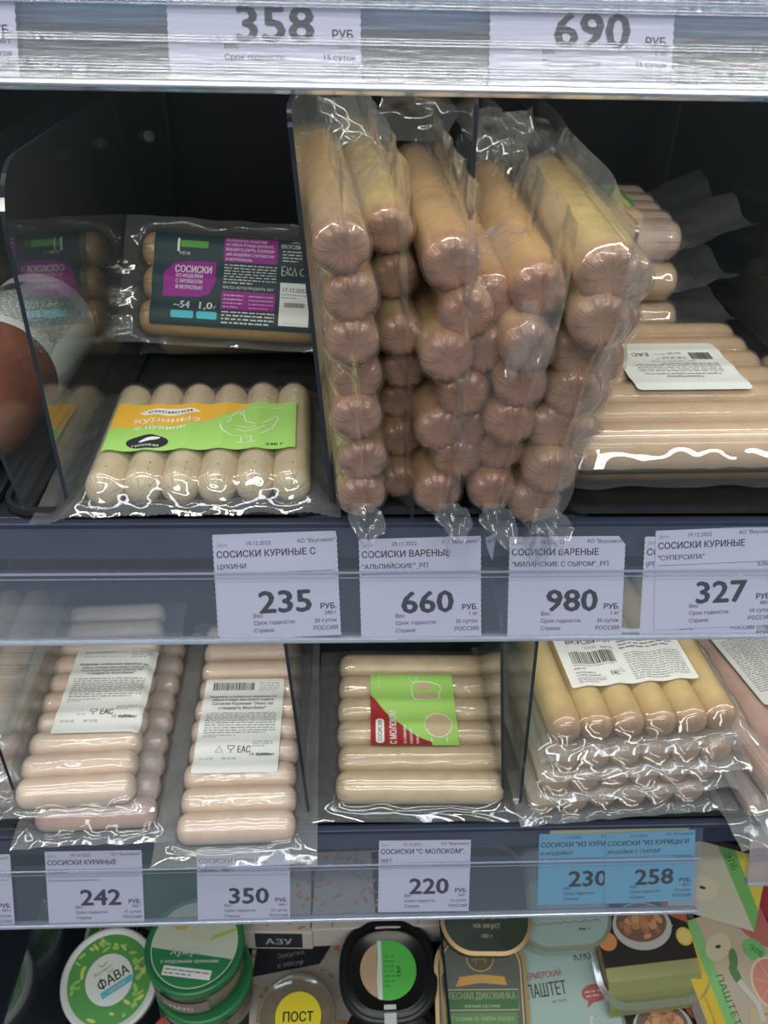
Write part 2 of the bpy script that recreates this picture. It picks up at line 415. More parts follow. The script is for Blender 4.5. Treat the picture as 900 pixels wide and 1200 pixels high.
# ------------------------------------------------------------------ sausages and vacuum packs
_sm = {}
def sausage_mesh(L, r, bend, mat, pucker=0.0, cap=0.9, na=22, nc=28):
    if pucker > .1: nc = 54
    key = (round(L, 4), round(r, 4), round(bend, 3), mat.name, pucker)
    if key in _sm: return _sm[key]
    hl = L / 2; xs = []
    capL = r * cap
    for i in range(8): xs.append(-hl + capL * (1 - math.cos(math.pi / 2 * i / 7)))
    for i in range(1, na - 8): xs.append(-hl + capL + (L - 2 * capL) * i / (na - 8))
    xs += [-x for x in xs[7::-1]]
    V, Fc = [], []
    for x in xs:
        s = max(0, (abs(x) - (hl - capL)) / capL); R = r * (max(0, 1 - s ** 2.6)) ** .5
        for k in range(nc):
            a = 2 * math.pi * k / nc
            g = 1 - pucker * s * (.5 + .5 * math.cos(a * 9 + 3 * math.sin(a * 2))) * (1 if s > 0 else 0)
            dx_ = 0
            if s > .75: dx_ = -math.copysign(1, x) * pucker * r * .9 * (s - .75) / .25    # tied hollow at the tip
            V.append((x + dx_, R * g * math.cos(a) + bend * (x * x - hl * hl * .33), R * g * math.sin(a)))
    n = len(xs)
    for i in range(n - 1):
        for k in range(nc): Fc.append((i * nc + k, i * nc + (k + 1) % nc, (i + 1) * nc + (k + 1) % nc, (i + 1) * nc + k))
    me = bpy.data.meshes.new('sausage'); me.from_pydata(V, [], [f[::-1] for f in Fc])
    me.polygons.foreach_set('use_smooth', [True] * len(me.polygons)); me.materials.append(mat)
    _sm[key] = me
    return me
def pack(name, label, cat, group, loc, rot, saus, L, r, mat, film=None, fl=(.012, .012, .012, .012), bend=0.0, pucker=0.06,
         res=0.002, droop=0.0, pull=0.00016, curl=0.002, zig=0.0, seed=1, base_off=(0, 0, 0), crinkle=0.0005, cap=.9, iters=90, tail=None, wf=(120, 420), taut=.25):
    """saus: list of (x, y, z[, tilt]) centres; local x along the sausages, y across, z through the pack"""
    film = film or FILM
    root = empty(name, loc, rot); tag(root, label, cat, group)
    rn = np.random.RandomState(seed); rr = random.Random(seed)
    me = sausage_mesh(L, r, bend, mat, pucker, cap)
    for q in saus:
        o = link('sausage', me, root); o.location = (q[0] + base_off[0], q[1] + base_off[1], q[2] + base_off[2])
        o.rotation_euler = (rr.choice((0, math.pi)) if bend == 0 else rr.uniform(-.1, .1), 0, q[3] if len(q) > 3 else 0)
    xs0 = min(q[0] for q in saus) - L / 2 - fl[0]; xs1 = max(q[0] for q in saus) + L / 2 + fl[1]
    ys0 = min(q[1] for q in saus) - r - fl[2]; ys1 = max(q[1] for q in saus) + r + fl[3]
    nx = int((xs1 - xs0) / res) + 1; ny = int((ys1 - ys0) / res) + 1
    X, Y = np.meshgrid(np.linspace(xs0, xs1, nx), np.linspace(ys0, ys1, ny), indexing='ij')
    def obstacle(sgn):
        E = np.zeros_like(X); capL = r * cap; hl = L / 2
        for q in saus:
            th = q[3] if len(q) > 3 else 0
            lx = (X - q[0]) * math.cos(th) + (Y - q[1]) * math.sin(th); ly = -(X - q[0]) * math.sin(th) + (Y - q[1]) * math.cos(th)
            ly = ly - bend * (lx * lx - hl * hl * .33)
            s = np.clip((np.abs(lx) - (hl - capL)) / capL, 0, 1); R2 = (r + .0005) ** 2 * np.clip(1 - s ** 2.6, 0, 1)
            h = R2 - ly ** 2
            ok = (h > 0) & (np.abs(lx) <= hl)
            E = np.where(ok, np.maximum(E, sgn * q[2] + np.sqrt(np.clip(h, 0, None)) + .0007), E)
        Fm = E.copy()
        for it in range(iters):
            A = Fm.copy()
            A[1:-1, 1:-1] = .25 * (Fm[2:, 1:-1] + Fm[:-2, 1:-1] + Fm[1:-1, 2:] + Fm[1:-1, :-2]) - pull
            Fm = np.maximum(E, np.maximum(A, 0)); Fm[0] = Fm[-1] = 0; Fm[:, 0] = Fm[:, -1] = 0
        return E, Fm
    def wav(k, a):
        out = np.zeros_like(X)
        for _ in range(k):
            th = rn.uniform(0, 6.28); fr = rn.uniform(*wf); out += np.sin((X * math.cos(th) + Y * math.sin(th)) * fr + rn.uniform(0, 6.28))
        return out / k * a
    ox = np.maximum(np.maximum(xs0 + fl[0] - X, X - (xs1 - fl[1])), 0); oy = np.maximum(np.maximum(ys0 + fl[2] - Y, Y - (ys1 - fl[3])), 0)
    out_d = np.hypot(ox, oy)
    fm = np.clip(out_d / .006, 0, 1)
    mid = fm * (wav(4, curl) - np.minimum(droop * (out_d / .012), r * .85 if droop else 0))
    for (side, amt) in (tail or []):      # a long loose end that lifts or hangs
        d = {'x1': X - (xs1 - fl[1]), 'x0': (xs0 + fl[0]) - X, 'y1': Y - (ys1 - fl[3]), 'y0': (ys0 + fl[2]) - Y}[side]
        mid = mid + np.clip(d, 0, None) * amt * (1 + .3 * np.sin(Y * 90 + X * 30))
    Et, Ft = obstacle(1); Eb, Fb = obstacle(-1)
    loose_t = np.clip((Ft - Et) / .003, 0, 1); loose_b = np.clip((Fb - Eb) / .003, 0, 1)
    cr = wav(6, crinkle * 3)
    Zt = mid + Ft + loose_t * cr + .00012 + (1 - loose_t) * np.abs(wav(5, crinkle * .8))
    Zb = mid - Fb + loose_b * cr - .00012
    Xo, Yo = X.copy(), Y.copy()
    if zig:
        k = ((np.arange(ny) // 1) % 2) * zig; Xo[0] -= k; Xo[-1] += k
    Xo += base_off[0]; Yo += base_off[1]
    V = np.concatenate([np.stack([Xo, Yo, Zt + base_off[2]], -1).reshape(-1, 3), np.stack([Xo, Yo, Zb + base_off[2]], -1).reshape(-1, 3)])
    idx = np.arange(nx * ny).reshape(nx, ny)
    q = np.stack([idx[:-1, :-1], idx[1:, :-1], idx[1:, 1:], idx[:-1, 1:]], -1).reshape(-1, 4)
    Fc = np.concatenate([q, (q + nx * ny)[:, ::-1]])
    fme = bpy.data.meshes.new('film'); fme.vertices.add(len(V)); fme.vertices.foreach_set('co', V.ravel())
    fme.loops.add(Fc.size); fme.loops.foreach_set('vertex_index', Fc.ravel().astype(np.int32))
    fme.polygons.add(len(Fc)); fme.polygons.foreach_set('loop_start', np.arange(0, Fc.size, 4, dtype=np.int32))
    fme.update(calc_edges=True)
    link('film', fme, root, [film], True)
    # seam bead round the edge of the film
    Tt = Et.copy()
    for it in range(120):
        A_ = Tt.copy(); A_[1:-1, 1:-1] = .25 * (Tt[2:, 1:-1] + Tt[:-2, 1:-1] + Tt[1:-1, 2:] + Tt[1:-1, :-2]) - pull * taut; Tt = np.maximum(Et, A_)
    Tt = np.maximum(Tt + .0003, Zt)
    def top(x, y, Zt=Tt):
        fx = min(max((x - xs0) / (xs1 - xs0) * (nx - 1), 0), nx - 1.001); fy = min(max((y - ys0) / (ys1 - ys0) * (ny - 1), 0), ny - 1.001)
        i, j = int(fx), int(fy); a, b = fx - i, fy - j
        return (Zt[i, j] * (1 - a) * (1 - b) + Zt[i + 1, j] * a * (1 - b) + Zt[i, j + 1] * (1 - a) * b + Zt[i + 1, j + 1] * a * b)
    def top_smooth(x, y):
        return max(top(x, y), (top(x - .003, y) + top(x + .003, y) + top(x, y - .003) + top(x, y + .003)) / 4)
    def surf_at(cx, cy, ang):
        ca, sa = math.cos(ang), math.sin(ang)
        def sf(u, v, l):
            x = cx + u * ca - v * sa; y = cy + u * sa + v * ca
            return (x + base_off[0], y + base_off[1], top_smooth(x, y) + l + .0004 + base_off[2])
        return sf
    root_surf[root.name] = surf_at
    return root
root_surf = {}
def row(n, d, L, jx=.001, jz=.0, tilt=.01, seed=1, z=0):
    r = random.Random(seed)
    return [(r.uniform(-jx, jx), (i - (n - 1) / 2) * d, z + r.uniform(-jz, jz), r.uniform(-tilt, tilt)) for i in range(n)]
def sticker(root, cx, cy, ang, w, h, rad, mat, art, name='label', cut=.0015):
    sf = root_surf[root.name](cx, cy, ang)
    b = Print(); b.poly(rounded(w, h, rad, 4), mat)
    lo = b.emit(name, sf, root, .0001, cut=cut)
    a = Print(); art(a)
    a.emit('print', sf, lo, .00018, cut=cut)
    return lo
def basis(ax, ay=None, az=None):
    ax = Vector(ax).normalized()
    if ay is not None: ay = Vector(ay); ay = (ay - ax * ay.dot(ax)).normalized(); az = ax.cross(ay)
    else: az = Vector(az); az = (az - ax * az.dot(ax)).normalized(); ay = az.cross(ax)
    return Matrix((ax, ay, az)).transposed()
def yaw(deg): return Matrix.Rotation(math.radians(deg), 3, 'Z')

# ------------------------------------------------------------------ the setting: chiller case
X0, X1 = -0.75, 0.95
bm = bmesh.new(); box(bm, X0, X1, .80, .82, -1.0, .25); tag(bm_obj('wall_back', bm, BACK), None, None, kind='structure')
bm = bmesh.new(); box(bm, X0, X1, -.05, .82, -.945, -.925); tag(bm_obj('floor', bm, DARK), None, None, kind='structure')
for nm, a, b in (('wall_left', X0 - .02, X0), ('wall_right', X1, X1 + .02)):
    bm = bmesh.new(); box(bm, a, b, .30, .82, -1.0, .25); tag(bm_obj(nm, bm, BACK), None, None, kind='structure')
bm = bmesh.new()
lathe(bm, [(0, .0045), (.003, .004), (.0048, .002), (.005, 0)], 16)
o = bm_obj('trim_1', bm, ink(.55, .58, .58)); tag(o, None, None, kind='structure')
o.location = onY(175, 160, .7985); o.rotation_euler = (math.pi / 2, 0, 0)

TILT = math.radians(25)
UP = Vector((0, math.sin(TILT), math.cos(TILT))); NRM = Vector((0, -math.cos(TILT), math.sin(TILT)))
ZS0, ZS1, ZS2 = .034, -.268, -.541
def shelf(ztop, label, fascia_mat, fascia_h, y0=.386):
    r = empty('shelf', ((X0 + X1) / 2, .6, ztop - .03)); tag(r, label, 'shelf', None)
    def loc(o): o.location = -r.location
    bm = bmesh.new(); box(bm, X0 + .004, X1 - .004, y0 + .003, .797, ztop - .018, ztop, bev=.001); loc(bm_obj('panel', bm, DARK, r))
    bm = bmesh.new(); box(bm, X0 + .004, X1 - .004, y0, y0 + .003, ztop - fascia_h, ztop - .0005); box(bm, X0 + .004, X1 - .004, y0 - .004, y0 + .001, ztop - .0035, ztop + .0005, bev=.0008)
    loc(bm_obj('fascia', bm, fascia_mat, r))
    return r
shelf(ZS0, 'upper shelf with grey-blue edge, cut off by the top of the picture', TOPFASCIA, .066, .3865)
shelf(ZS1, 'dark middle shelf carrying the upright sausage packs', NAVY, .026)
shelf(ZS2, 'dark lower shelf carrying the pack with red and green label', NAVY, .026)

def channel(p0, zref, x0, x1, label, mat, length_up, length_dn, yref=.37, ribs=0):
    """clear ticket channel: front sheet, rolled bottom lip, top lip; hangs from a shelf edge"""
    base = Vector(((x0 + x1) / 2, yref, zref)); r = empty('ticket_channel', base, basis((1, 0, 0), UP)); tag(r, label, 'ticket channel', None)
    hw = (x1 - x0) / 2
    bm = bmesh.new()
    box(bm, -hw, hw, -length_dn, length_up, .0014, .0020)
    if ribs:
        for (za, zb, n, gname) in ((-.0185, -.0140, 4, 'lower_ribbed_band'), (-.0078, -.0045, 3, 'middle_ribbed_band'), (.0050, .0130, 7, 'upper_ribbed_band')):
            b2 = bmesh.new(); pr = []
            for i in range(n * 6 + 1):
                z = za + (zb - za) * i / (n * 6); pr.append((z, .0021 + .0005 * abs(math.sin(math.pi * i / 6))))
            a = [(b2.verts.new((-hw, z, t)), b2.verts.new((hw, z, t))) for z, t in pr]
            for i in range(len(a) - 1): b2.faces.new((a[i][0], a[i][1], a[i + 1][1], a[i + 1][0]))
            bm_obj(gname, b2, HOLDER_RIB, r, True, recalc=False)
    bm_obj('front_sheet', bm, mat, r)
    bm = bmesh.new(); box(bm, -hw, hw, -length_dn - .0030, -length_dn, -.0035, .0032, bev=.0008); bm_obj('bottom_lip', bm, clear('lip_plastic', tint=(.7, .78, .86), haze=.42, hazecol=(.55, .62, .74), rough=.12, gain=3), r)
    bm = bmesh.new(); box(bm, -hw, hw, length_up - .026, length_up - .0245, .0020, .0030, bev=.0004); box(bm, -hw, hw, length_up - .0285, length_up - .028, .0020, .0026); bm_obj('moulded_line', bm, clear('line_plastic', tint=(.75, .8, .9), haze=.35, hazecol=(.5, .55, .68), rough=.15, gain=2), r)
    bm = bmesh.new(); box(bm, -hw, hw, -length_dn - .001, length_up - .024, -.0035, -.0030); bm_obj('back_sheet', bm, clear('back_sheet_plastic', tint=(.90, .94, .97), haze=.03, hazecol=(.55, .6, .75), rough=.1, gain=1), r)
    return r
channel(0, -.03, X0 + .01, X1 - .01, 'ribbed glittering ticket channel along the topmost shelf edge', HOLDER, .034, .0205, .37, ribs=16)
channel(0, -.30, X0 + .01, X1 - .01, 'clear ticket channel on the middle shelf edge, holding tickets 235 to 327', HOLDER, .032, .0305)
xe = onY(820, 1030, .365).x
channel(0, -.575, X0 + .01, xe, 'clear ticket channel on the lower shelf edge, ending right of the blue tickets', HOLDER, .034, .0335)
channel(0, -.575, onY(884, 1010, .365).x, X1 - .01, 'milky ticket channel at the far right of the lower shelf edge', clear('milky_channel', tint=(.8, .8, .82), haze=.55, hazecol=(.46, .40, .42), rough=.2, gain=1.5), .034, .012)

def on_strip(px, py, zref, yref=.37):
    r = ray(px, py); k = (NRM.y * yref + NRM.z * zref) / (NRM.y * r.y + NRM.z * r.z); return r * k
def ticket(tl, tr, zref, price, l1, l2, wt, days, label, date='19.12.2022', group=None, paper=None, H=.0575, W=.068, depth=0.0, h1=.0038, l3=None, note=None, blank=False, fold=False):
    paper = paper or PAPER
    a = on_strip(*tl, zref); b = on_strip(*tr, zref)
    u = (b - a).normalized(); v = NRM.cross(u).normalized(); Rm = Matrix((u, v, NRM)).transposed()
    w_ = W
    bl = a - v * H + NRM * depth
    r = empty('price_ticket', bl + u * w_ / 2, Rm); tag(r, label, 'price tag', group)
    bm = bmesh.new()
    n = 38; pts = [(-w_ / 2, 0), (w_ / 2, 0)]
    for i in range(n): pts += [(w_ / 2 - (.0003 if i % 2 else 0), H * (i + .3) / n), (w_ / 2 - (.0003 if i % 2 else 0), H * (i + .9) / n)]
    if fold: pts = [p for p in pts if p[1] < H - .005]; pts += [(w_ / 2, H - .005), (w_ / 2 - .004, H)]
    else: pts += [(w_ / 2, H)]
    pts += [(-w_ / 2, H)]
    for i in range(n)[::-1]: pts += [(-w_ / 2 + (.0003 if i % 2 else 0), H * (i + .9) / n), (-w_ / 2 + (.0003 if i % 2 else 0), H * (i + .3) / n)]
    prism(bm, pts, 0, .00018)
    card = bm_obj('card', bm, paper, r)
    A = Print(); s = w_ / .068; x = lambda q: -w_ / 2 + q * w_
    K, G, L_ = BLACKINK, GREYINK, PALEINK
    A.text('Дата:', x(.03), H - .0043, .0017, L_); A.text(date, x(.27), H - .0042, .0023, G, bold=.005); A.text('АО "Вкусвилл"', x(.985), H - .0038, .0022, G, 'r', bold=.005)
    A.text(l1, x(.025), H - .0106, h1, K, bold=.012, w=None if len(l1) < 12 else min(w_ * .97, glyph_w(l1, h1, .012) * .93))
    if l2: A.text(l2, x(.025), H - .0170, .0028, K, bold=.010)
    if l3: A.text(l3, x(.98), H - .0225, .0022, G, 'r', bold=.004)
    if note: A.text(note, x(.025), H - .0235, .0017, G)
    A.rect(x(.02), H - .0202, x(.97), H - .0199, G)
    A.text(price, x(.555), .0148, .0128, K, 'c', bold=.019, w=.0285)
    A.text('РУБ.', x(.97), .0157, .0032, K, 'r', bold=.016)
    A.text('Вес', x(.29), .0122, .0023, G, bold=.006); A.text('Срок годности:', x(.29), .0080, .0023, G, bold=.006); A.text('Страна:', x(.29), .0036, .0023, G, bold=.006)
    A.text(wt, x(.97), .0124, .0022, G, 'r', bold=.006); A.text(days, x(.97), .0080, .0023, G, 'r', bold=.006); A.text('РОССИЯ', x(.975), .0036, .0024, G, 'r', bold=.006)
    if not blank: A.emit('print', flat, card, .00019 + .00006, step=1e-5, cut=None)
    return r
def glyph_w(t, h, bold):
    v, _ = glyphs(t, bold); return (v[:, 0].max() - v[:, 0].min()) * h / .729

ZT1, ZT2, ZT0 = -.30, -.575, -.03
# top row: cards whose upper part runs out of the frame
def top_ticket(bl, br, **kw):
    a = on_strip(*bl, ZT0); b = on_strip(*br, ZT0); u = (b - a).normalized(); v = NRM.cross(u).normalized()
    tl = a + v * kw.get('H', .0575); tr = b + v * .0575
    def px(p): c = [sum(ROWS[j][i] * p[j] for j in range(3)) for i in range(3)]; return (450 + F * c[0] / c[2], 600 + F * c[1] / c[2])
    return ticket(px(tl), px(tr), ZT0, W=(b - a).length, **kw)
top_ticket((199, 97), (424, 98), price='358', l1='СОСИСКИ', l2=None, wt='390 г', days='15 суток', label='top shelf price ticket reading 358, left of centre')
top_ticket((572, 102), (786, 106), price='690', l1='СОСИСКИ', l2=None, wt='1 кг', days='15 суток', label='top shelf price ticket reading 690, above the packs with green label')
top_ticket((-201, 92), (24, 93), price='358', l1='СОСИСКИ', l2=None, wt='350 г', days='15 суток', label='sliver of a price ticket at the top left corner')
# middle row
ticket((248, 627), (392, 622), ZT1, '235', 'СОСИСКИ КУРИНЫЕ С', 'ЦУКИНИ', '240 г', '20 суток', 'white price ticket peeking out behind the ticket reading 235', depth=-.0006, blank=True)
ticket((249, 632), (391, 626), ZT1, '235', 'СОСИСКИ КУРИНЫЕ С', 'ЦУКИНИ', '240 г', '20 суток', 'white price ticket reading 235, below the pack with orange and green label')
ticket((420, 632), (560, 628), ZT1, '660', 'СОСИСКИ ВАРЕНЫЕ', '"АЛЬПИЙСКИЕ"_РП', '1 кг', '35 суток', 'white price ticket reading 660, below the upright packs', date='29.11.2022')
ticket((597, 629), (732, 628), ZT1, '980', 'СОСИСКИ ВАРЕНЫЕ', '"МИЛАНСКИЕ С СЫРОМ"_РП', '1 кг', '35 суток', 'white price ticket reading 980 with one folded corner', date='18.12.2022', W=.0655, fold=True)
ticket((756, 629), (898, 629), ZT1, '327', 'СОСИСКИ', '(РП)', '400 г', '10 суток', 'price ticket mostly hidden behind the ticket reading 327', depth=-.0006)
ticket((768, 622), (911, 616), ZT1, '327', 'СОСИСКИ КУРИНЫЕ', '"СУПЕРСИЛА"', '400 г', '10 суток', 'white price ticket reading 327 at the right edge', l3='БЗМЖ', W=.0695)
# lower row
ticket((-101, 1003), (11, 1001), ZT2, '240', 'СОСИСКИ КУРИНЫЕ', '"ЛЮКС"', '300 г', '15 суток', 'sliver of a lower shelf ticket at the left edge')
ticket((52, 998), (168, 996), ZT2, '242', 'СОСИСКИ КУРИНЫЕ', '"ЛЮКС"', '300 г', '15 суток', 'white price ticket reading 242, leftmost whole ticket on the lower shelf edge', date='09.12.2022', note='Доступно к доставке на vkusvill.ru', W=.0695)
ticket((230, 996), (342, 995), ZT2, '350', 'СОСИСКИ КУРИНЫЕ', '"ЛЮКС", 400 Г', '400 г', '15 суток', 'white price ticket reading 350, its top edge covered by hanging film')
ticket((444, 985), (552, 984), ZT2, '220', 'СОСИСКИ "С МОЛОКОМ",', '360 Г', '360 г', '15 суток', 'white price ticket reading 220, below the six-sausage pack with red and green label', date='14.12.2022')
ticket((645, 970), (812, 967), ZT2, '230', 'С', None, '300 г', '15 суток', 'yellow ticket edge showing above the blue tickets', paper=PAPER_YELLOW, W=.105, depth=-.0012, blank=True)
ticket((632, 978), (745, 975), ZT2, '230', 'СОСИСКИ "ИЗ КУРИЦЫ', 'И ИНДЕЙКИ"', '300 г', '15 суток', 'left one of the two blue price tickets, reading 230', paper=PAPER_BLUE, date='11.12.2022', depth=-.0006)
ticket((710, 976), (818, 972), ZT2, '258', 'СОСИСКИ "ИЗ КУРИЦЫ И', 'ИНДЕЙКИ С СЫРОМ"', '300 г', '15 суток', 'right one of the two blue price tickets, reading 258', paper=PAPER_BLUE, date='11.12.2022', l3='НОВИНКА', W=.0675)

# ------------------------------------------------------------------ trays and dividers
def tray(x0, x1, y0, y1, z, label, lip=.006):
    r = empty('display_tray', ((x0 + x1) / 2, (y0 + y1) / 2, z)); tag(r, label, 'tray')
    w_, d_ = x1 - x0, y1 - y0
    bm = bmesh.new(); prism(bm, rounded(w_, d_, .018, 6, (1, 1, 0, 0)), .0002, .0022); bm_obj('tray_floor', bm, TRAY, r)
    bm = bmesh.new()
    o1 = rounded(w_, d_, .018, 6, (1, 1, .15, .15)); i1 = rounded(w_ - .006, d_ - .006, .015, 6, (1, 1, .15, .15))
    n = len(o1); lv = [[bm.verts.new((x, y, z_)) for x, y in pts] for pts, z_ in ((o1, .0005), (o1, lip), (i1, lip), (i1, .0021))]
    for k in range(3):
        for i in range(n): bm.faces.new((lv[k][i], lv[k][(i + 1) % n], lv[k + 1][(i + 1) % n], lv[k + 1][i]))
    bm_obj('rim', bm, TRAY, r)
    return r
tray(-.190, -.010, .388, .79, ZS1, 'black tray under the pack with orange and green label')
tray(-.007, .112, .388, .79, ZS1, 'black tray under the upright sausage packs')
tray(.115, .330, .388, .79, ZS1, 'black tray under the large pack at the right')
tray(-.46, -.193, .388, .79, ZS1, 'black tray under the reddish brown sausage')
tray(-.045, .128, .388, .79, ZS2, 'black tray under the pack with red and green label')
tray(-.250, -.050, .388, .79, ZS2, 'black tray under the two long packs with white stickers')
tray(.132, .420, .388, .79, ZS2, 'black tray under the stack of yellowish sausages')
def divider(p_bot, p_top, depth, label, r=.022, th=.0022, back_r=0.0, z0=None):
    """upright acrylic sheet; p_bot/p_top = lower and upper front corner"""
    pb, pt = Vector(p_bot), Vector(p_top)
    h = (pt - pb).length; up = (pt - pb).normalized(); fw = Vector((0, 1, 0)); fw = (fw - up * fw.dot(up)).normalized()
    Rm = Matrix((fw, up, fw.cross(up))).transposed()
    o = empty('shelf_divider', pb, Rm); tag(o, label, 'divider')
    pts = [(x + depth / 2, y + h / 2) for x, y in rounded(depth, h, 1, 8, (0, 0, back_r, r))]
    bm = bmesh.new(); prism(bm, pts, -th / 2, th / 2, 0, 1)
    o2 = bm_obj('sheet', bm, [ACRYL, ACRYL_EDGE], o)
    bm = bmesh.new(); box(bm, 0, depth, .0002, .0032, -.005, .005, bev=.0006); bm_obj('foot_rail', bm, TRAY, o)
    return o
zf = ZS1 + .0025
divider((-.153, .393, zf), (-.1535, .393, -.088), .40, 'clear divider with rounded corner left of the pack with orange and green label', r=.03)
divider((-.176, .392, zf), (-.20, .392, -.10), .40, 'clear divider cutting across the reddish brown sausage at the left edge')
divider((-.0085, .391, zf), (-.0250, .396, -.062), .40, 'leaning clear divider left of the first upright pack', r=.01)
divider((.068, .46, zf), (.064, .46, -.066), .33, 'clear divider behind the third and fourth upright packs', r=.006)
divider((.142, .43, zf), (.146, .43, -.119), .36, 'low clear divider right of the fifth upright pack', r=.006)
divider((.279, .40, zf), (.280, .40, -.075), .375, 'clear divider right of the large pack with white sticker', back_r=.02)
zf2 = ZS2 + .0025
divider((-.0295, .393, zf2), (-.040, .393, -.355), .39, 'clear divider left of the pack with red and green label', r=.012)
divider((.126, .395, zf2), (.118, .395, -.355), .39, 'clear divider left of the stack of yellowish sausages', r=.012)
divider((.1145, .399, zf2), (.100, .42, -.37), .37, 'clear divider leaning toward the pack with red and green label', r=.012)
divider((-.236, .395, zf2), (-.236, .395, -.37), .39, 'clear divider left of the long pack above ticket 242', r=.02)

# ------------------------------------------------------------------ sausage colours
CREAM = sausage_mat('cream_speckled_skin', (.70, .58, .38), (.66, .54, .36), .06, speck=(.28, .30, .14))
GOLD = sausage_mat('golden_skin', (.56, .36, .15), (.50, .31, .13), .06, speck=(.20, .18, .08))
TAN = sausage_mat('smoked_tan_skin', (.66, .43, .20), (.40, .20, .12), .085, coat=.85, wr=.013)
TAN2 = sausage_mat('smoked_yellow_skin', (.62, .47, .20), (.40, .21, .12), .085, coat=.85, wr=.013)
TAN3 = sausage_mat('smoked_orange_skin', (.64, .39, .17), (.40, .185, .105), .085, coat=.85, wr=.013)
BEIGE = sausage_mat('beige_skin', (.57, .40, .25), (.53, .36, .23), .07)
PINK = sausage_mat('pale_pink_skin', (.72, .55, .43), (.70, .53, .43), .045)
PINKDK = sausage_mat('pinkish_skin', (.62, .41, .34), (.58, .38, .32), .045)
MILK = sausage_mat('milk_sausage_skin', (.62, .49, .31), (.60, .46, .30), .06)
YELL = sausage_mat('yellowish_skin', (.66, .50, .23), (.44, .27, .16), .085)
BROWNISH = sausage_mat('brownish_skin', (.50, .35, .25), (.40, .25, .18), .08)

GRN = ink(.36, .66, .16); ORG = ink(.80, .46, .06); PURP = ink(.30, .03, .28); TEAL = ink(.028, .055, .065); CYAN = ink(.08, .50, .62)

# ---- pack with orange and green label
def hen(A, cx, cy, k, m, wd):
    body = [(-1.0, .05), (-.9, -.35), (-.55, -.7), (0, -.8), (.5, -.6), (.85, -.2), (1.05, .45), (1.0, .75), (.8, .5), (.55, .2), (.2, .1), (-.1, .35), (-.2, .8), (-.35, 1.0), (-.55, .95), (-.62, .75), (-.85, .6), (-.62, .55), (-.7, .3), (-1.0, .05)]
    A.stroke([(cx + x * k, cy + y * k) for x, y in body], wd, m)
    A.stroke([(cx + x * k, cy + y * k) for x, y in [(-.45, -.2), (-.1, -.4), (.35, -.3), (.6, 0)]], wd, m)
    A.stroke([(cx + x * k, cy + y * k) for x, y in [(-.35, -.0), (0, -.15), (.3, -.1)]], wd, m)
    for q in (-.2, .15): A.stroke([(cx + x * k, cy + y * k) for x, y in [(q, -.8), (q, -1.15), (q - .15, -1.2), (q + .15, -1.2)]], wd, m)
    A.stroke([(cx + x * k, cy + y * k) for x, y in [(-.5, 1.0), (-.45, 1.15), (-.35, 1.02), (-.25, 1.15), (-.2, .95)]], wd, m)
Lz, rz = .122, .0108
pz = pack('sausage_pack', 'flat pack of cream sausages with orange and green label', 'sausage pack', None,
          (-.084, .452, ZS1 + .0025), yaw(92), row(6, .0203, Lz, .0012, .0004, .008, 3), Lz, rz, CREAM,
          film=FILM_WRINKLED, fl=(.010, .014, .016, .026), zig=.0012, droop=.006, curl=.0015, base_off=(0, 0, rz + .0002), pucker=.04, seed=11, cap=1.0)
def art(A):
    w_, h_ = .108, .056
    # orange upper left field with a wavy lower edge
    pts = [(-w_ / 2, h_ / 2), (-w_ / 2, -.004)]
    for i in range(13):
        t_ = i / 12; pts.append((-w_ / 2 + t_ * .078, -.004 + t_ ** 2 * .026 + .003 * math.sin(t_ * 7)))
    pts.append((w_ / 2 - .026, h_ / 2))
    A.poly(pts, ORG)
    bub = [(-.040, .0175), (-.034, .021), (-.020, .0225), (-.008, .0205), (-.003, .0175), (-.010, .0145), (-.022, .0135), (-.036, .0145)]
    A.poly(bub, WHITEINK)
    A.text('сосиски', -.0215, .0162, .0036, BLACKINK, 'c', bold=.014, w=.026)
    A.text('куриные', -.022, .0050, .0058, ink(.95, .9, .8), 'c', bold=.012, w=.038)
    A.text('с цукини', -.025, -.0035, .0046, ink(.95, .9, .8), 'c', bold=.010, w=.029)
    A.ell(-.030, -.0185, .0118, .0078, BLACKINK); A.ell(-.029, -.0160, .0062, .0018, WHITEINK, rot=.45)
    A.text('ГЕРКИНИ', -.0305, -.0240, .0022, WHITEINK, 'c', bold=.010, w=.0145)
    hen(A, .026, -.001, .0165, ink(.80, .82, .70), .00075)
    A.text('вкусвилл', .036, .0200, .0026, ink(.75, .85, .6), 'c', bold=.010, w=.020)
    A.text('240 г', .042, -.0240, .0026, BLACKINK, 'c', bold=.01, w=.010)
sticker(pz, -.005, .001, -math.pi / 2, .108, .056, .0006, GRN, art)

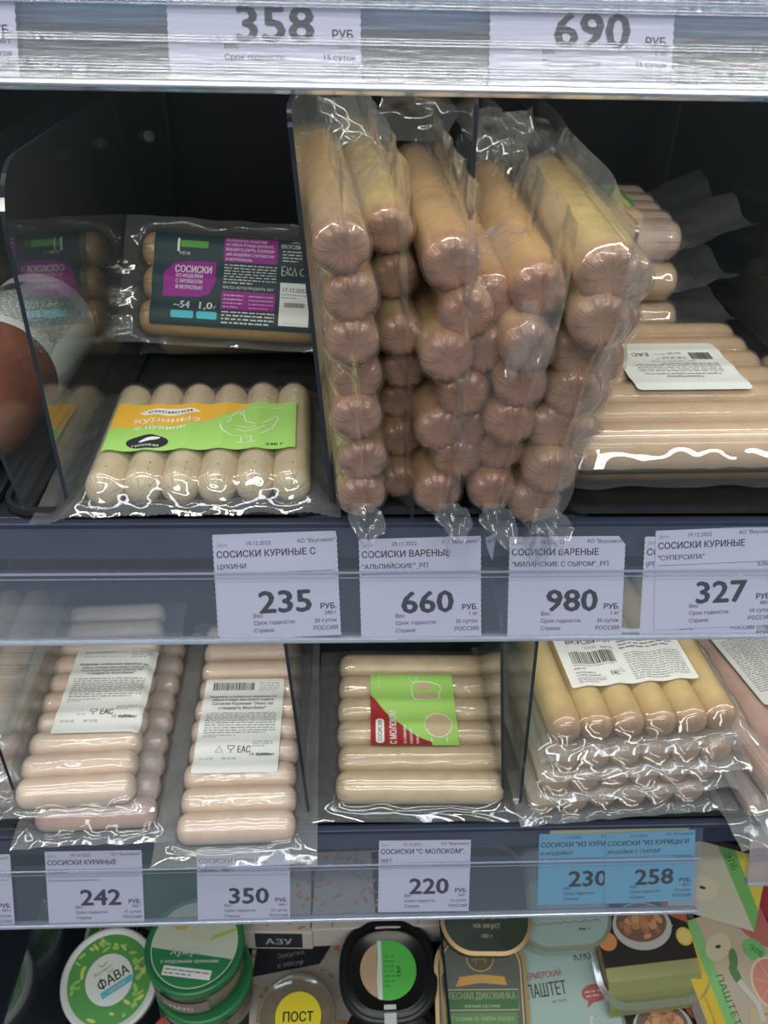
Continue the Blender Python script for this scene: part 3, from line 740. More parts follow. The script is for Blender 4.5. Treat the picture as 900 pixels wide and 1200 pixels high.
# ---- packs with dark sleeve
Lb, rb = .126, .0122
tiltB = math.radians(50)
yB, zB = .552, -.238
Rb = basis((1, -.02, -.05), (0, math.cos(tiltB), math.sin(tiltB)))
pb_ = pack('sausage_pack', 'propped-up pack with dark grey and purple sleeve', 'sausage pack', None,
           (-.080, yB, zB), Rb, row(3, .0238, Lb, .0012, .0003, .006, 5), Lb, rb, GOLD,
           film=FILM_WRINKLED, fl=(.012, .010, .006, .012), zig=.001, curl=.002, base_off=(0, .040, .004), pucker=.05, seed=21)
def artB(A):
    PW = ink(.72, .76, .76); x = lambda q: -.0540 + q
    A.rect(-.0365, .0215, -.018, .0262, ink(.10, .34, .06)); A.rect(-.0385, .0185, -.0370, .0275, PW)
    A.text('РЕГИ', -.0335, .0165, .0020, PW, 'c', bold=.010)
    A.poly([(-.0465, -.0130), (-.0460, .0035), (-.0400, .0105), (-.030, .0125), (-.0125, .0125), (-.0115, -.0010), (-.016, -.0100), (-.022, -.0120), (-.040, -.0125)], PURP)
    A.text('СОСИСКИ', -.0270, .0040, .0052, PW, 'c', bold=.015, w=.0240)
    for i, t_ in enumerate(('ИЗ ИНДЕЙКИ', 'С БРОККОЛИ', 'И МОРКОВЬЮ')): A.text(t_, -.0380, .0003 - .0038 * i, .0026, PW, bold=.010, w=.0175)
    A.text('~54', -.0385, -.0205, .0052, PW, bold=.014, w=.0105); A.text('1,0', -.0215, -.0205, .0052, PW, bold=.014, w=.0085); A.text('г', -.0118, -.0205, .003, PW, bold=.010)
    A.rect(-.0400, -.0275, -.0250, -.0225, CYAN, .0012); A.rect(-.0230, -.0275, -.0095, -.0225, CYAN, .0012)
    A.rect(-.0075, .0135, .0285, .0305, PURP)
    for i, t_ in enumerate(('КОЛБАСНОЕ ИЗДЕЛИЕ', 'ИЗ МЯСА ПТИЦЫ ВАРЕНОЕ', 'ВЫСШЕГО СОРТА, СОСИСКИ', '«ИЗ ИНДЕЙКИ С БРОККОЛИ', 'И МОРКОВЬЮ»')):
        A.text(t_, -.0060, .0272 - .0032 * i, .0019, PW, bold=.01, w=min(.032, .0016 * len(t_)))
    A.para(-.0065, -.0025, .0285, .0125, 7, PW, 3); A.text('МАССА НЕТТО ПРОДУКТА: 350 Г', -.0065, -.0055, .0017, PW, bold=.010, w=.034)
    A.rect(-.0075, -.0200, .0285, -.0070, PURP); A.para(-.0060, -.0190, .0070, -.0080, 4, PW, 4, .25); A.para(.0110, -.0190, .0270, -.0080, 4, PW, 5, .2)
    A.para(-.0065, -.0300, .0285, -.0205, 4, PW, 6)
    A.text('ВКУСВИЛЛ', .0405, .0245, .0030, PW, 'c', bold=.010, w=.0190); A.para(.0320, .0155, .0495, .0235, 4, PW, 8)
    for i in range(4): A.stroke([(.0365 + .0012 * i, .0285), (.0405, .0302), (.0445 - .0012 * i, .0285)], .0002, PW)
    A.stroke([(.0320, .0060), (.0320, .0125), (.0345, .0125)], .0006, PW); A.stroke([(.0320, .0092), (.0340, .0092)], .0005, PW); A.stroke([(.0320, .0060), (.0345, .0060)], .0006, PW)
    A.text('АС', .0365, .0062, .0058, PW, 'c', sx=.35)
    A.stroke([(.0390, .0062), (.0420, .0062), (.0405, .0120)], .0006, PW, True)
    A.stroke([(.0468 + .0028 * math.cos(a), .0090 + .0028 * math.sin(a)) for a in [i * .6 for i in range(11)]], .0004, PW)
    A.rect(.0315, -.0290, .0515, .0005, STICK); A.text('17.12.2022', .0415, -.0052, .0024, BLACKINK, 'c', bold=.01, w=.016)
    A.para(.0325, -.0100, .0500, -.0060, 2, GREYINK, 9, .3); A.barcode(.0345, -.0270, .0485, -.0125, BLACKINK, 4)
sticker(pb_, .001, 0, 0, .108, .064, .0004, TEAL, artB, name='sleeve')
pack('sausage_pack', 'pack lying flat beneath the dark-sleeved pack', 'sausage pack', None,
     (-.080, .640, ZS1 + .0025), yaw(3), row(4, .0238, Lb, .001, .0003, .006, 6), Lb, rb, GOLD, film=FILM, fl=(.010, .010, .008, .010), zig=.001, droop=.004, base_off=(0, 0, rb + .0002), seed=22)

# ---- upright packs, ends to the front
Lv = .170
def upright(bot, top, n, r, mat, label, name_seed, up_tilt=5, yawdeg=0, film=FILM_WRINKLED, second=None, fl=(.016, .020, .012, .030), stag=.0, y=.375, pitch=None, pucker=.26, spread=1.0, tail=None, xj=.008):
    b = onY(*bot, y); t_ = onY(*top, y); up = (t_ - b); H = up.length; up.normalize()
    tl = math.radians(up_tilt); ax = Vector((math.sin(math.radians(-yawdeg)), math.cos(math.radians(yawdeg)), math.tan(tl))).normalized()
    Rm = basis(ax, up)
    rr = random.Random(name_seed); d = H / (n - 1); s = []
    for i in range(n):
        s.append((rr.uniform(-xj, xj) + Lv / 2, i * d + r + rr.uniform(-.0012, .0012) * (0 < i), rr.uniform(-.0018, .0018) + (stag if i % 2 else -stag), rr.uniform(-.02, .02)))
    if second:
        for i in range(n - (1 if second[2] > 0 else 0)):
            s.append((rr.uniform(-xj, xj) + Lv / 2 + second[1], i * d + r + second[2], second[0] + rr.uniform(-.001, .001), rr.uniform(-.006, .006)))
    o = pack('sausage_pack', label, 'sausage pack', None, b - Rm @ Vector((0, r, 0)), Rm, s, Lv, r, mat, film=film, fl=fl, curl=.0035, res=.0022, pucker=pucker, seed=name_seed, crinkle=.0004, cap=.60, pull=.00022, tail=tail, wf=(50, 190))
    UP_.append(o); return o
UP_ = []
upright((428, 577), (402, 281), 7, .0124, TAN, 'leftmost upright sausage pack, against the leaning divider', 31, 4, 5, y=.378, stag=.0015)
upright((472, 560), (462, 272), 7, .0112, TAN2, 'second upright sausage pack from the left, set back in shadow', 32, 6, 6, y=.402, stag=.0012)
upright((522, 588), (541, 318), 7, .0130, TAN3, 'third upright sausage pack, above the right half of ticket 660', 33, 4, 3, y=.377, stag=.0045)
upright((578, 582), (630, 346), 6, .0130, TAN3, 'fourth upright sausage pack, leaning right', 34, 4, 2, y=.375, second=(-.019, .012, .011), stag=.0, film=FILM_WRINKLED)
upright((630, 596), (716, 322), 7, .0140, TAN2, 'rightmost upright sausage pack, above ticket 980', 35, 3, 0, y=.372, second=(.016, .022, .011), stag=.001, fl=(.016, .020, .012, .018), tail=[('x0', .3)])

def flap(pack_i, pts, wds, y, seed=1, mat=None, side=(1, 0, 0), name='film_flap'):
    """loose tongue of film, following a bent line; wds = half widths"""
    root = UP_[pack_i]; inv = root.matrix_world.inverted(); rr = random.Random(seed)
    P3 = [onY(px, py, y[i] if isinstance(y, (list, tuple)) else y) for i, (px, py) in enumerate(pts)]
    def at(l, t): k = t * (len(l) - 1); i = min(int(k), len(l) - 2); f = k - i; return l[i] * (1 - f) + l[i + 1] * f
    n, m_ = 22, 9; V, Fc = [], []; ph = rr.uniform(0, 6)
    for i in range(n):
        t = i / (n - 1); c = at(P3, t); wd = at(list(wds), t)
        for j in range(m_):
            q = (j / (m_ - 1) - .5) * 2
            d = Vector(side).normalized() * wd * q + Vector((0, 1, .3)) * (.003 * math.sin(q * 4 + t * 5 + ph) + .0018 * math.sin(q * 9 - t * 13 + ph)) * min(1, t * 3)
            V.append(tuple(inv @ (c + d)))
    for i in range(n - 1):
        for j in range(m_ - 1): Fc.append((i * m_ + j, i * m_ + j + 1, (i + 1) * m_ + j + 1, (i + 1) * m_ + j))
    me = bpy.data.meshes.new(name); me.from_pydata(V, [], Fc)
    return link(name, me, root, [mat or FLAPF], True)
FLAPF = clear('loose_film', haze=0.09, rough=0.08, gain=1.6, bump=(35, 0.3, 0.003), fmax=.4)
bpy.context.view_layer.update()
flap(0, [(392, 262), (404, 222), (432, 192)], (.012, .009, .009), (.372, .366, .360), 1)
flap(0, [(372, 190), (392, 150), (385, 112)], (.014, .018, .014), (.50, .51, .52), 2)
flap(1, [(425, 195), (420, 150), (405, 112)], (.012, .018, .012), (.50, .51, .52), 3)
flap(2, [(480, 165), (490, 135), (488, 108)], (.020, .024, .018), (.53, .54, .54), 4)
flap(2, [(558, 312), (575, 278), (600, 262)], (.010, .012, .007), (.37, .365, .36), 5)
flap(3, [(560, 205), (580, 160), (590, 128)], (.018, .022, .018), (.53, .54, .54), 6)
flap(3, [(622, 352), (622, 400), (608, 440)], (.003, .008, .007), (.364, .361, .361), 7)
flap(4, [(604, 185), (606, 155), (600, 135)], (.022, .024, .02), (.54, .54, .54), 9)
flap(0, [(425, 590), (430, 612), (432, 634)], (.005, .010, .003), (.364, .360, .353), 10)
flap(2, [(526, 590), (532, 612), (538, 632)], (.005, .010, .002), (.363, .360, .353), 11)
flap(3, [(578, 590), (584, 616), (600, 642)], (.005, .010, .002), (.362, .358, .350), 12)
flap(4, [(640, 596), (648, 622), (662, 646)], (.006, .012, .002), (.360, .356, .348), 13)

# ---- right bay: big pack with white sticker and packs around it
def flatpack(label, x, y, z, yd, n, d, L, r, mat, film=None, seed=1, pitch=0, axis='x', **kw):
    R = yaw(yd + (0 if axis == 'x' else 90)) @ Matrix.Rotation(math.radians(pitch), 3, 'X' if axis == 'x' else 'Y')
    kw.setdefault('fl', (.010, .010, .010, .010)); kw.setdefault('droop', .004)
    kw.setdefault('pucker', .04)
    grp = kw.pop('group', None)
    return pack('sausage_pack', label, 'sausage pack', grp, (x, y, z), R, row(n, d, L, kw.pop('jx', .001), .0002, .004, seed), L, r, mat, film=film, base_off=(0, 0, r + .0003), seed=seed, **kw)
zt = ZS1 + .0025
flatpack('flat sausage pack at the bottom, under the pack with white sticker', .198, .484, zt, 1, 6, .0243, .148, .0125, BEIGE, seed=41, crinkle=.00012)
pd = flatpack('large flat pack with white sticker upside down', .190, .466, zt + .0240, 1.5, 7, .0230, .146, .0138, BEIGE, seed=42, fl=(.006, .008, .006, .006), curl=.001, cap=.8, crinkle=.00004, pull=.00006)
def artD(A):
    A.text('Сосиски Куриные', 0, .0145, .0024, BLACKINK, 'c', bold=.01, w=.022); A.text('Изделие колбасное вареное из мяса птицы', 0, .0110, .0020, BLACKINK, 'c', w=.046)
    A.para(-.026, -.003, .026, .0095, 6, GREYINK, 11); A.text('Срок годности 10 суток', 0, -.0062, .0018, GREYINK, 'c')
    A.barcode(-.026, -.0175, -.013, -.0085, BLACKINK, 7); A.para(-.010, -.0125, .010, -.0085, 2, GREYINK, 12); A.text('ЕАС', .018, -.0170, .0040, BLACKINK, 'c', bold=.010)
    A.para(-.008, -.0180, .010, -.0145, 2, GREYINK, 13)
sticker(pd, .008, .002, math.pi, .068, .066, .003, STICK, artD)
for i, (dx_, lab) in enumerate(((0, 'lowest of the packs stacked behind the large pack'), (.004, 'second lowest pack in the stack behind the large pack'), (-.004, 'pack just below the topmost in the stack behind the large pack'))):
    flatpack(lab, .170 + dx_, .622, zt + .0278 * i + .0003, 2 * i - 2, 5, .0255, .118, .0134, BEIGE, seed=50 + i, fl=(.01, .034, .008, .008), tail=[('x1', .25)], droop=0)
pt_ = flatpack('topmost pack of the back stack, with green label', .168, .622, zt + .0278 * 3 + .001, -2, 5, .0240, .118, .0125, PINK, seed=55, fl=(.01, .040, .008, .008), tail=[('x1', .45)], droop=0)
def artG(A):
    for i, t_ in enumerate(('КУРИНЫЕ', 'СОСИСКИ', 'НЕЖНЫЕ')): A.text(t_, 0, .016 - .013 * i, .0055, BLACKINK, 'c', bold=.010)
sticker(pt_, .006, .012, 0, .056, .060, .001, ink(.10, .50, .10), artG)
flatpack('pack glimpsed beyond the right divider at the picture edge', .345, .50, zt, 0, 5, .0235, .11, .012, BEIGE, seed=57)

# ---- reddish brown sausage at far left
hr = empty('cooked_sausage', (-.214, .515, ZS1 + .0025), yaw(-2)); tag(hr, 'thick reddish brown sausage with white band at the left edge', 'sausage')
bm = bmesh.new(); R_ = .034
prof = []
for i in range(13):
    a = math.pi / 2 * i / 12; prof.append((R_ * math.sin(a), -.105 + R_ * 1.15 * (1 - math.cos(a))))
prof += [(R_ * 1.01, -.03), (R_ * 1.01, .03)]
for i in range(12, -1, -1):
    a = math.pi / 2 * i / 12; prof.append((R_ * math.sin(a), .105 - R_ * 1.15 * (1 - math.cos(a))))
lathe(bm, prof, 44)
o = bm_obj('casing', bm, solid('red_brown_casing', (.27, .075, .045), .28, .5, coat=.5, var=.22, vscale=35), hr, True); o.rotation_euler = (-math.pi / 2, 0, 0); o.location = (0, 0, R_ + .0005)
bm = bmesh.new(); lathe(bm, [(R_ * 1.01 + .0006, -.022), (R_ * 1.01 + .0010, -.021), (R_ * 1.01 + .0010, .060), (R_ * 1.01 + .0006, .061)], 44)
for f in [f for f in bm.faces if len(f.verts) > 4]: bm.faces.remove(f)
o = bm_obj('paper_band', bm, STICK, hr, True); o.rotation_euler = (-math.pi / 2, 0, 0); o.location = (0, 0, R_ + .0005)
A = Print(); A.para(-.040, -.015, .040, .044, 22, GREYINK, 31); A.barcode(-.03, .028, 0, .042, BLACKINK, 32)
def hb(u, v, l):
    a = u / R_; return ((R_ * 1.01 + .0012 + l) * math.sin(a), v, (R_ * 1.01 + .0012 + l) * math.cos(a))
A.emit('print', lambda u, v, l: (hb(u, v, l)[0], -hb(u, v, l)[2], hb(u, v, l)[1]), o, cut=None)

# ------------------------------------------------------------------ lower shelf packs
z2 = ZS2 + .0025
def art_lux(B):
    A = Print(); A.mats = B.mats; _art_lux(A)
    for vs_, fs, m, c in A.items: B.items.append(([(x * 1.34, y * 1.16) for x, y in vs_], fs, m, c))
def _art_lux(A):
    A.barcode(-.019, .0300, .006, .0360, BLACKINK, 41); A.para(.009, .0290, .021, .0365, 4, PALEINK, 42)
    for i, (t_, w_) in enumerate((('Изделие колбасное вареное из', .040), ('мяса птицы высшего сорта', .036), ('Сосиски Куриные "Люкс по', .036), ('стандарту ВкусВилл"', .028))):
        A.text(t_, 0, .0228 - .0033 * i, .0021, BLACKINK, 'c', bold=.012, w=w_)
    A.para(-.0205, -.0080, .0205, .0105, 10, GREYINK, 43); A.para(-.0205, -.0115, -.002, -.0085, 2, GREYINK, 44)
    A.stroke([(-.0120, -.0235), (-.0080, -.0235), (-.0100, -.0190)], .0005, GREYINK, True)
    A.stroke([(-.0055, -.0190), (-.0050, -.0210), (-.0035, -.0215), (-.0035, -.0240)], .0005, GREYINK); A.stroke([(-.0015, -.0190), (-.0020, -.0210), (-.0035, -.0215)], .0005, GREYINK); A.stroke([(-.0055, -.0190), (-.0015, -.0190)], .0005, GREYINK)
    A.text('ЕАС', .0040, -.0238, .0046, BLACKINK, 'c', bold=.010, sx=.6)
    A.para(.0085, -.0200, .0205, -.0150, 3, PALEINK, 45); A.text('15 суток', .0075, -.0262, .0022, BLACKINK, 'l', bold=.01); A.text('0,300 кг', .0215, -.0262, .0022, BLACKINK, 'r', bold=.01)
    A.text('15.12.22', -.0205, -.0290, .0017, GREYINK); A.text('30.12.22', -.008, -.0290, .0017, GREYINK)
a1, a2 = onZ(24, 925, -.495), onZ(157, 930, -.495)
Ll = .083
flatpack('pinkish sausage pack under the left long pack with white sticker', -.184, .474, z2, 2, 9, .0207, .086, .0108, PINKDK, seed=61, film=FILM_MILKY, fl=(.012, .014, .012, .010))
p1 = flatpack('left one of the two long packs with white stickers, lying on another pack', -.198, .487, z2 + .0215, 3, 10, .0205, Ll, .0108, PINK, seed=62, fl=(.014, .014, .008, .012), film=FILM_MILKY)
sticker(p1, .0085, -.006, math.radians(-2), .064, .090, .002, STICK, art_lux)
p2 = flatpack('right one of the two long packs with white stickers, straight on the tray', -.082, .476, z2, 1, 10, .0212, .085, .0110, PINK, seed=63, fl=(.014, .014, .016, .012), film=FILM_MILKY, pitch=2)
sticker(p2, -.0035, -.012, math.radians(-1), .064, .092, .002, STICK, art_lux)
for i, lab in enumerate(('lowest brownish pack of the pile at the far left of the lower shelf', 'middle brownish pack of the pile at the far left of the lower shelf', 'topmost brownish pack of the pile at the far left of the lower shelf')):
    flatpack(lab, -.300 - .004 * i, .490 + .004 * i, z2 + .0235 * i, 2, 5, .0225, .16, .0115, BROWNISH, seed=65 + i, axis='y', pucker=.12, film=FILM_MILKY)

MILK_PATCH = ink(.58, .46, .30, .2)
pm = flatpack('six-sausage pack with red and green label', .054, .470, z2, -1, 6, .0243, .1265, .0122, MILK, seed=71, fl=(.016, .026, .014, .014), curl=.001, cap=.85, pitch=1)
def artM(A):
    w_, h_ = .068, .074
    RED = ink(.33, .03, .035)
    pts = [(-w_ / 2, -h_ / 2), (.013, -h_ / 2)]
    for i in range(10): t_ = i / 9; pts.append((.013 - t_ * .047, -h_ / 2 + .004 + t_ * .042 - .006 * math.sin(t_ * math.pi) + .006 * t_ * t_))
    A.poly(pts, RED)
    A.rect(-.030, -.034, -.0235, -.010, WHITEINK, .0028); A.text('СОСИСКИ', -.0252, -.022, .0032, BLACKINK, 'c', rot=math.pi / 2, bold=.010, w=.020)
    A.text('С МОЛОКОМ', -.0140, -.0350, .0052, WHITEINK, 'l', rot=math.pi / 2, bold=.014, w=.034)
    for i, (t_, w2) in enumerate((('со сливками', .018), ('и маслом', .014), ('сочные', .010))): A.text(t_, -.0065 + .0048 * i, -.0350, .0026, WHITEINK, 'l', rot=math.pi / 2, bold=.01, w=w2)
    A.text('вкусвилл', -.026, .022, .0022, ink(.6, .75, .4), 'l', rot=math.pi / 2)
    WO = ink(.80, .84, .72)
    cow = [(-.010, .003), (-.010, .014), (-.006, .017), (.004, .0165), (.012, .014), (.014, .010), (.012, .006), (.012, -.002), (.009, -.002), (.008, .004), (-.004, .004), (-.005, -.003), (-.008, -.003)]
    A.stroke([(p[0] + .010, p[1] + .012) for p in cow], .0007, WO, True)
    A.stroke([(p[0] * .9 + .012, p[1] * .9 + .020) for p in [(-.012, .008), (-.016, .014), (-.008, .014)]], .0007, WO, True)
    A.ell(.019, -.016, .0105, .0120, MILK_PATCH); A.stroke([(.019 + .0105 * math.cos(a), -.016 + .012 * math.sin(a)) for a in [i * .35 for i in range(18)]], .0008, WO, True)
    A.ell(.010, .024, .006, .004, MILK_PATCH)
    A.rect(.002, .010, .020, .0175, MILK_PATCH, .002)
    for q in (.013, .025): A.stroke([(q, -.028), (q, -.033)], .001, WO)
MILK_PATCH = ink(.58, .46, .30, .2)
sticker(pm, -.003, .004, 0, .068, .074, .0008, GRN, artM)

for i, (dx_, yd, lab) in enumerate(((-.004, 4, 'lowest pack of the yellowish sausage stack'), (0, 5, 'second pack up in the yellowish sausage stack'), (.006, 3, 'third pack up in the yellowish sausage stack'))):
    flatpack(lab, .197 + dx_, .474, z2 + .0235 * i, yd, 6, .0222, .165, .0116, YELL, seed=80 + i, axis='y', pucker=.12, fl=(.010, .010, .010, .010), curl=.0018, film=FILM_MILKY, droop=.003)
py_ = flatpack('topmost yellowish pack with large white sticker', .200, .478, z2 + .0238 * 3, 5, 6, .0228, .165, .0120, YELL, seed=84, axis='y', pucker=.10, fl=(.012, .010, .010, .010), curl=.002, film=FILM, droop=.006)
def artY(A):
    A.text('ВКУСВИЛЛ', -.022, .0150, .0048, BLACKINK, 'c', bold=.014, w=.034)
    A.text('13.12.22', -.022, .0100, .0020, BLACKINK, 'c', bold=.01); A.text('02.01.23', -.010, .0085, .0020, BLACKINK, 'c', bold=.01)
    A.barcode(-.040, -.0060, -.006, .0065, BLACKINK, 51); A.para(-.040, -.0085, -.006, -.0065, 1, GREYINK, 52)
    A.para(-.041, -.0120, -.028, -.0095, 1, GREYINK, 53); A.text('www.vkusvill.ru', -.041, -.0155, .0017, BLACKINK, bold=.01); A.text('+7 (495) 663-86-02', -.041, -.0185, .0017, BLACKINK, bold=.01)
    A.para(-.041, -.0250, -.020, -.0195, 3, GREYINK, 54); A.text('ЕАС', -.0120, -.0195, .0040, BLACKINK, 'c', bold=.010, sx=.6)
    A.stroke([(-.0080, -.0160), (-.0040, -.0160), (-.0060, -.0120)], .0005, GREYINK, True)
    A.para(.000, .0065, .044, .0200, 4, GREYINK, 55); A.para(.001, -.0250, .044, .0030, 12, GREYINK, 56, .36)
sticker(py_, -.020, -.002, -math.pi / 2, .095, .056, .0015, STICK, artY)
pf = flatpack('pinkish pack with white sticker at the right edge of the lower shelf', .338, .470, z2 + .022, 12, 5, .0225, .175, .0115, PINKDK, seed=90, axis='y', film=FILM_MILKY, fl=(.018, .012, .012, .016))
sticker(pf, .030, -.010, -math.pi / 2, .055, .085, .002, STICK, lambda A: A.para(-.022, -.03, .022, .03, 26, GREYINK, 91))
flatpack('pack beneath the pinkish one at the right edge', .335, .472, z2, 8, 5, .0225, .17, .0108, PINKDK, seed=92, axis='y', film=FILM_MILKY, fl=(.022, .012, .02, .016))

# ------------------------------------------------------------------ bottom tier: tubs, jars, tins, cartons
ZF = -.925
def upright_base(px, py, d, tilt=0, yawd=0, rollx=0):
    """frame for a container whose lid centre is seen at (px, py): leaning back by tilt"""
    return onD(px, py, d), yaw(yawd) @ Matrix.Rotation(math.radians(tilt), 3, 'X')
PLW = solid('white_lid_plastic', (.62, .66, .62), .35, .5)
SPREAD = solid('tan_spread', (.34, .25, .15), .5, .4, var=.25, vscale=120)
GLASS = clear('jar_glass', tint=(.85, .9, .88), haze=.04, rough=.03, gain=1.2, f0=.05)
TUBCL = clear('tub_plastic', tint=(.85, .88, .86), haze=.18, rough=.12, gain=1.2)
GL_ = solid('green_lid', (.03, .20, .07), .3, .5)
def tub(label, top, Rm, R, H, lidmat, art, name='dip_tub', body=None, side=SPREAD, lidh=.008, rimmat=None, glass=False, grp=None):
    r = empty(name, top - Rm @ Vector((0, 0, H)), Rm); tag(r, label, 'tub' if not glass else 'jar', grp)
    bm = bmesh.new()
    if glass: lathe(bm, [(R * .80, .001), (R * .90, .004), (R * .93, .012), (R * .93, H - lidh - .012), (R * .86, H - lidh - .002), (R * .86, H - lidh)], 44)
    else: lathe(bm, [(R * .78, 0), (R * .80, .001), (R * .90, H - lidh), (R * .90, H - lidh + .001)], 44)
    bm_obj('contents' if body is None else 'body', bm, side, r, True)
    bm = bmesh.new()
    if glass: lathe(bm, [(R * .84, 0), (R * .95, .003), (R * .98, .012), (R * .98, H - lidh - .012), (R * .91, H - lidh - .001)], 44)
    else: lathe(bm, [(R * .82, -.0012), (R * .84, 0), (R * .94, H - lidh)], 44)
    bm_obj('wall', bm, GLASS if glass else TUBCL, r, True)
    bm = bmesh.new()
    lathe(bm, [(R * .97, H - lidh), (R, H - lidh + .0008), (R, H - .0015), (R * .985, H), (R * .94, H + .0006), (R * .90, H - .0006), (R * .4, H - .0006), (.0002, H - .0006)], 52)
    lid = bm_obj('lid', bm, lidmat, r, True)
    if art:
        A = Print(); art(A); A.emit('print', lambda u, v, l: (u, v, H - .0006 + l), lid, .0002, cut=None)
    return r
DG = ink(.08, .30, .07); LG = ink(.30, .52, .12); WH = ink(.66, .70, .66)
def art_fava(rot, word='ФАВА'):
    def f(A):
        R = .045
        A.ell(0, 0, R * .88, R * .88, DG, 44)
        rr = random.Random(4)
        for i in range(46):
            a = rr.uniform(0, 6.28); q = rr.uniform(.58, .82) * R
            A.ell(q * math.cos(a), q * math.sin(a), rr.uniform(.002, .0048), rr.uniform(.001, .002), LG if i % 3 else ink(.50, .60, .12), 8, rot=rr.uniform(0, 3))
        A.ell(0, 0, R * .50, R * .50, WH, 36)
        ca, sa = math.cos(rot), math.sin(rot)
        p = lambda u, v: (u * ca - v * sa, u * sa + v * ca)
        A.text(word, *p(.004, -.0045), .0088, ink(.06, .10, .05), 'c', bold=.012, w=.030, rot=rot)
        A.text('ВкусВилл', *p(-.002, .009), .0028, ink(.10, .16, .08), 'c', rot=rot)
        A.stroke([p(-.004, .017), p(-.001, .0135), p(.004, .015)], .0016, LG)
        A.text('ДИП', *p(.004, .0052), .002, DG, 'c', rot=rot)
        c = [p(-.012, -.0125), p(.020, -.0125), p(.020, -.0065), p(-.012, -.0065)]; A.poly(c, ink(.10, .45, .50))
        A.text('ИЗ БОБОВ', *p(.004, -.0110), .0024, WH, 'c', rot=rot, bold=.01)
    return f
t_, R_ = upright_base(128, 1148, .82, 20, 0)
tub('tilted round tub with green and white lid reading ФАВА', t_, R_, .0465, .050, PLW, art_fava(.55))
t_, R_ = upright_base(147, 1092, .90, 4, 0)
tub('round tub with white lid behind the tub reading ФАВА', t_, R_, .042, .045, PLW, art_fava(.2))
t_, R_ = upright_base(205, 1045, .90, 0, 0)
tub('round green-lidded tub seen through the ticket channel, between tickets 242 and 350', t_, R_, .046, .05, GL_, None)
def art_hum(A):
    R = .046
    A.ell(0, 0, R * .86, R * .86, ink(.55, .62, .50), 44)
    A.poly([(R * .84 * math.cos(a), R * .84 * math.sin(a)) for a in [-2.95 + .15 * i for i in range(19)]], ink(.03, .22, .08))
    A.ell(.002, .014, .020, .012, ink(.58, .60, .45)); A.ell(-.018, .016, .008, .005, ink(.62, .42, .14)); A.poly([(.012, .004), (.034, .016), (.036, .020), (.016, .010)], ink(.36, .55, .10))
    A.text('Хумус', -.006, -.010, .0072, WHITEINK, 'c', bold=.014, w=.027, rot=.12)
    A.text('с кедровыми орешками', 0, -.0170, .0034, WHITEINK, 'c', bold=.01, w=.052, rot=.12)
    A.rect(-.022, -.0300, .022, -.0215, WHITEINK); A.para(-.020, -.0290, .020, -.0225, 2, GREYINK, 61)
t_, R_ = upright_base(228, 1106, .785, 3, -8)
hum = tub('hummus jar with green lid reading Хумус, on top of another jar', t_, R_, .0455, .046, GL_, art_hum, name='dip_jar', glass=True, lidh=.012)
def side_label(root, R, z0, z1, a0, a1, mat):
    A = Print(); 
    A.rect(a0 * R, z0, a1 * R, z1, mat)
    o = A.emit('side_label', lambda u, v, l: ((R + l) * math.sin(u / R), -(R + l) * math.cos(u / R), v), root, .0003, cut=.003)
    B = Print(); B.text('ХУМУС', (a0 + a1) / 2 * R, z0 + (z1 - z0) * .3, (z1 - z0) * .35, WHITEINK, 'c', bold=.01)
    B.emit('print', lambda u, v, l: ((R + l) * math.sin(u / R), -(R + l) * math.cos(u / R), v), o, .0005, cut=.003)
side_label(hum, .0455 * .98, .010, .028, -.8, .5, ink(.28, .22, .20))
h2 = tub('lower hummus jar beneath the one reading Хумус', t_ + Vector((.004, -.002, -.0475)), Matrix.Identity(3), .0460, .048, GL_, None, name='dip_jar', glass=True, lidh=.012)
h3 = tub('third hummus jar, bottom of the same column', t_ + Vector((.001, .004, -.0965)), Matrix.Identity(3), .0460, .042, GL_, None, name='dip_jar', glass=True, lidh=.012)
side_label(h2, .046 * .98, .008, .030, -.9, .6, ink(.28, .22, .20))
t_, R_ = upright_base(222, 1232, .80, 6, 0)
def art_red(A):
    A.ell(0, .0, .036, .036, ink(.60, .62, .52), 40); A.ell(0, 0.012, .012, .007, ink(.62, .38, .12))
    A.text('Аджика', 0, -.006, .006, ink(.5, .06, .05), 'c', bold=.01)
tub('jar with red lid at the bottom edge, in front of the hummus jars', t_, R_, .044, .045, ink(.50, .07, .05, .3), art_red, name='dip_jar', glass=True, lidh=.012)
divider((-.292, .30, ZF + .001), (-.292, .30, -.765), .40, 'clear divider left of the tub reading ФАВА', r=.01)
divider((.0845, .30, ZF + .001), (.0845, .30, -.765), .40, 'clear divider right of the black tub with half-green lid', r=.01)

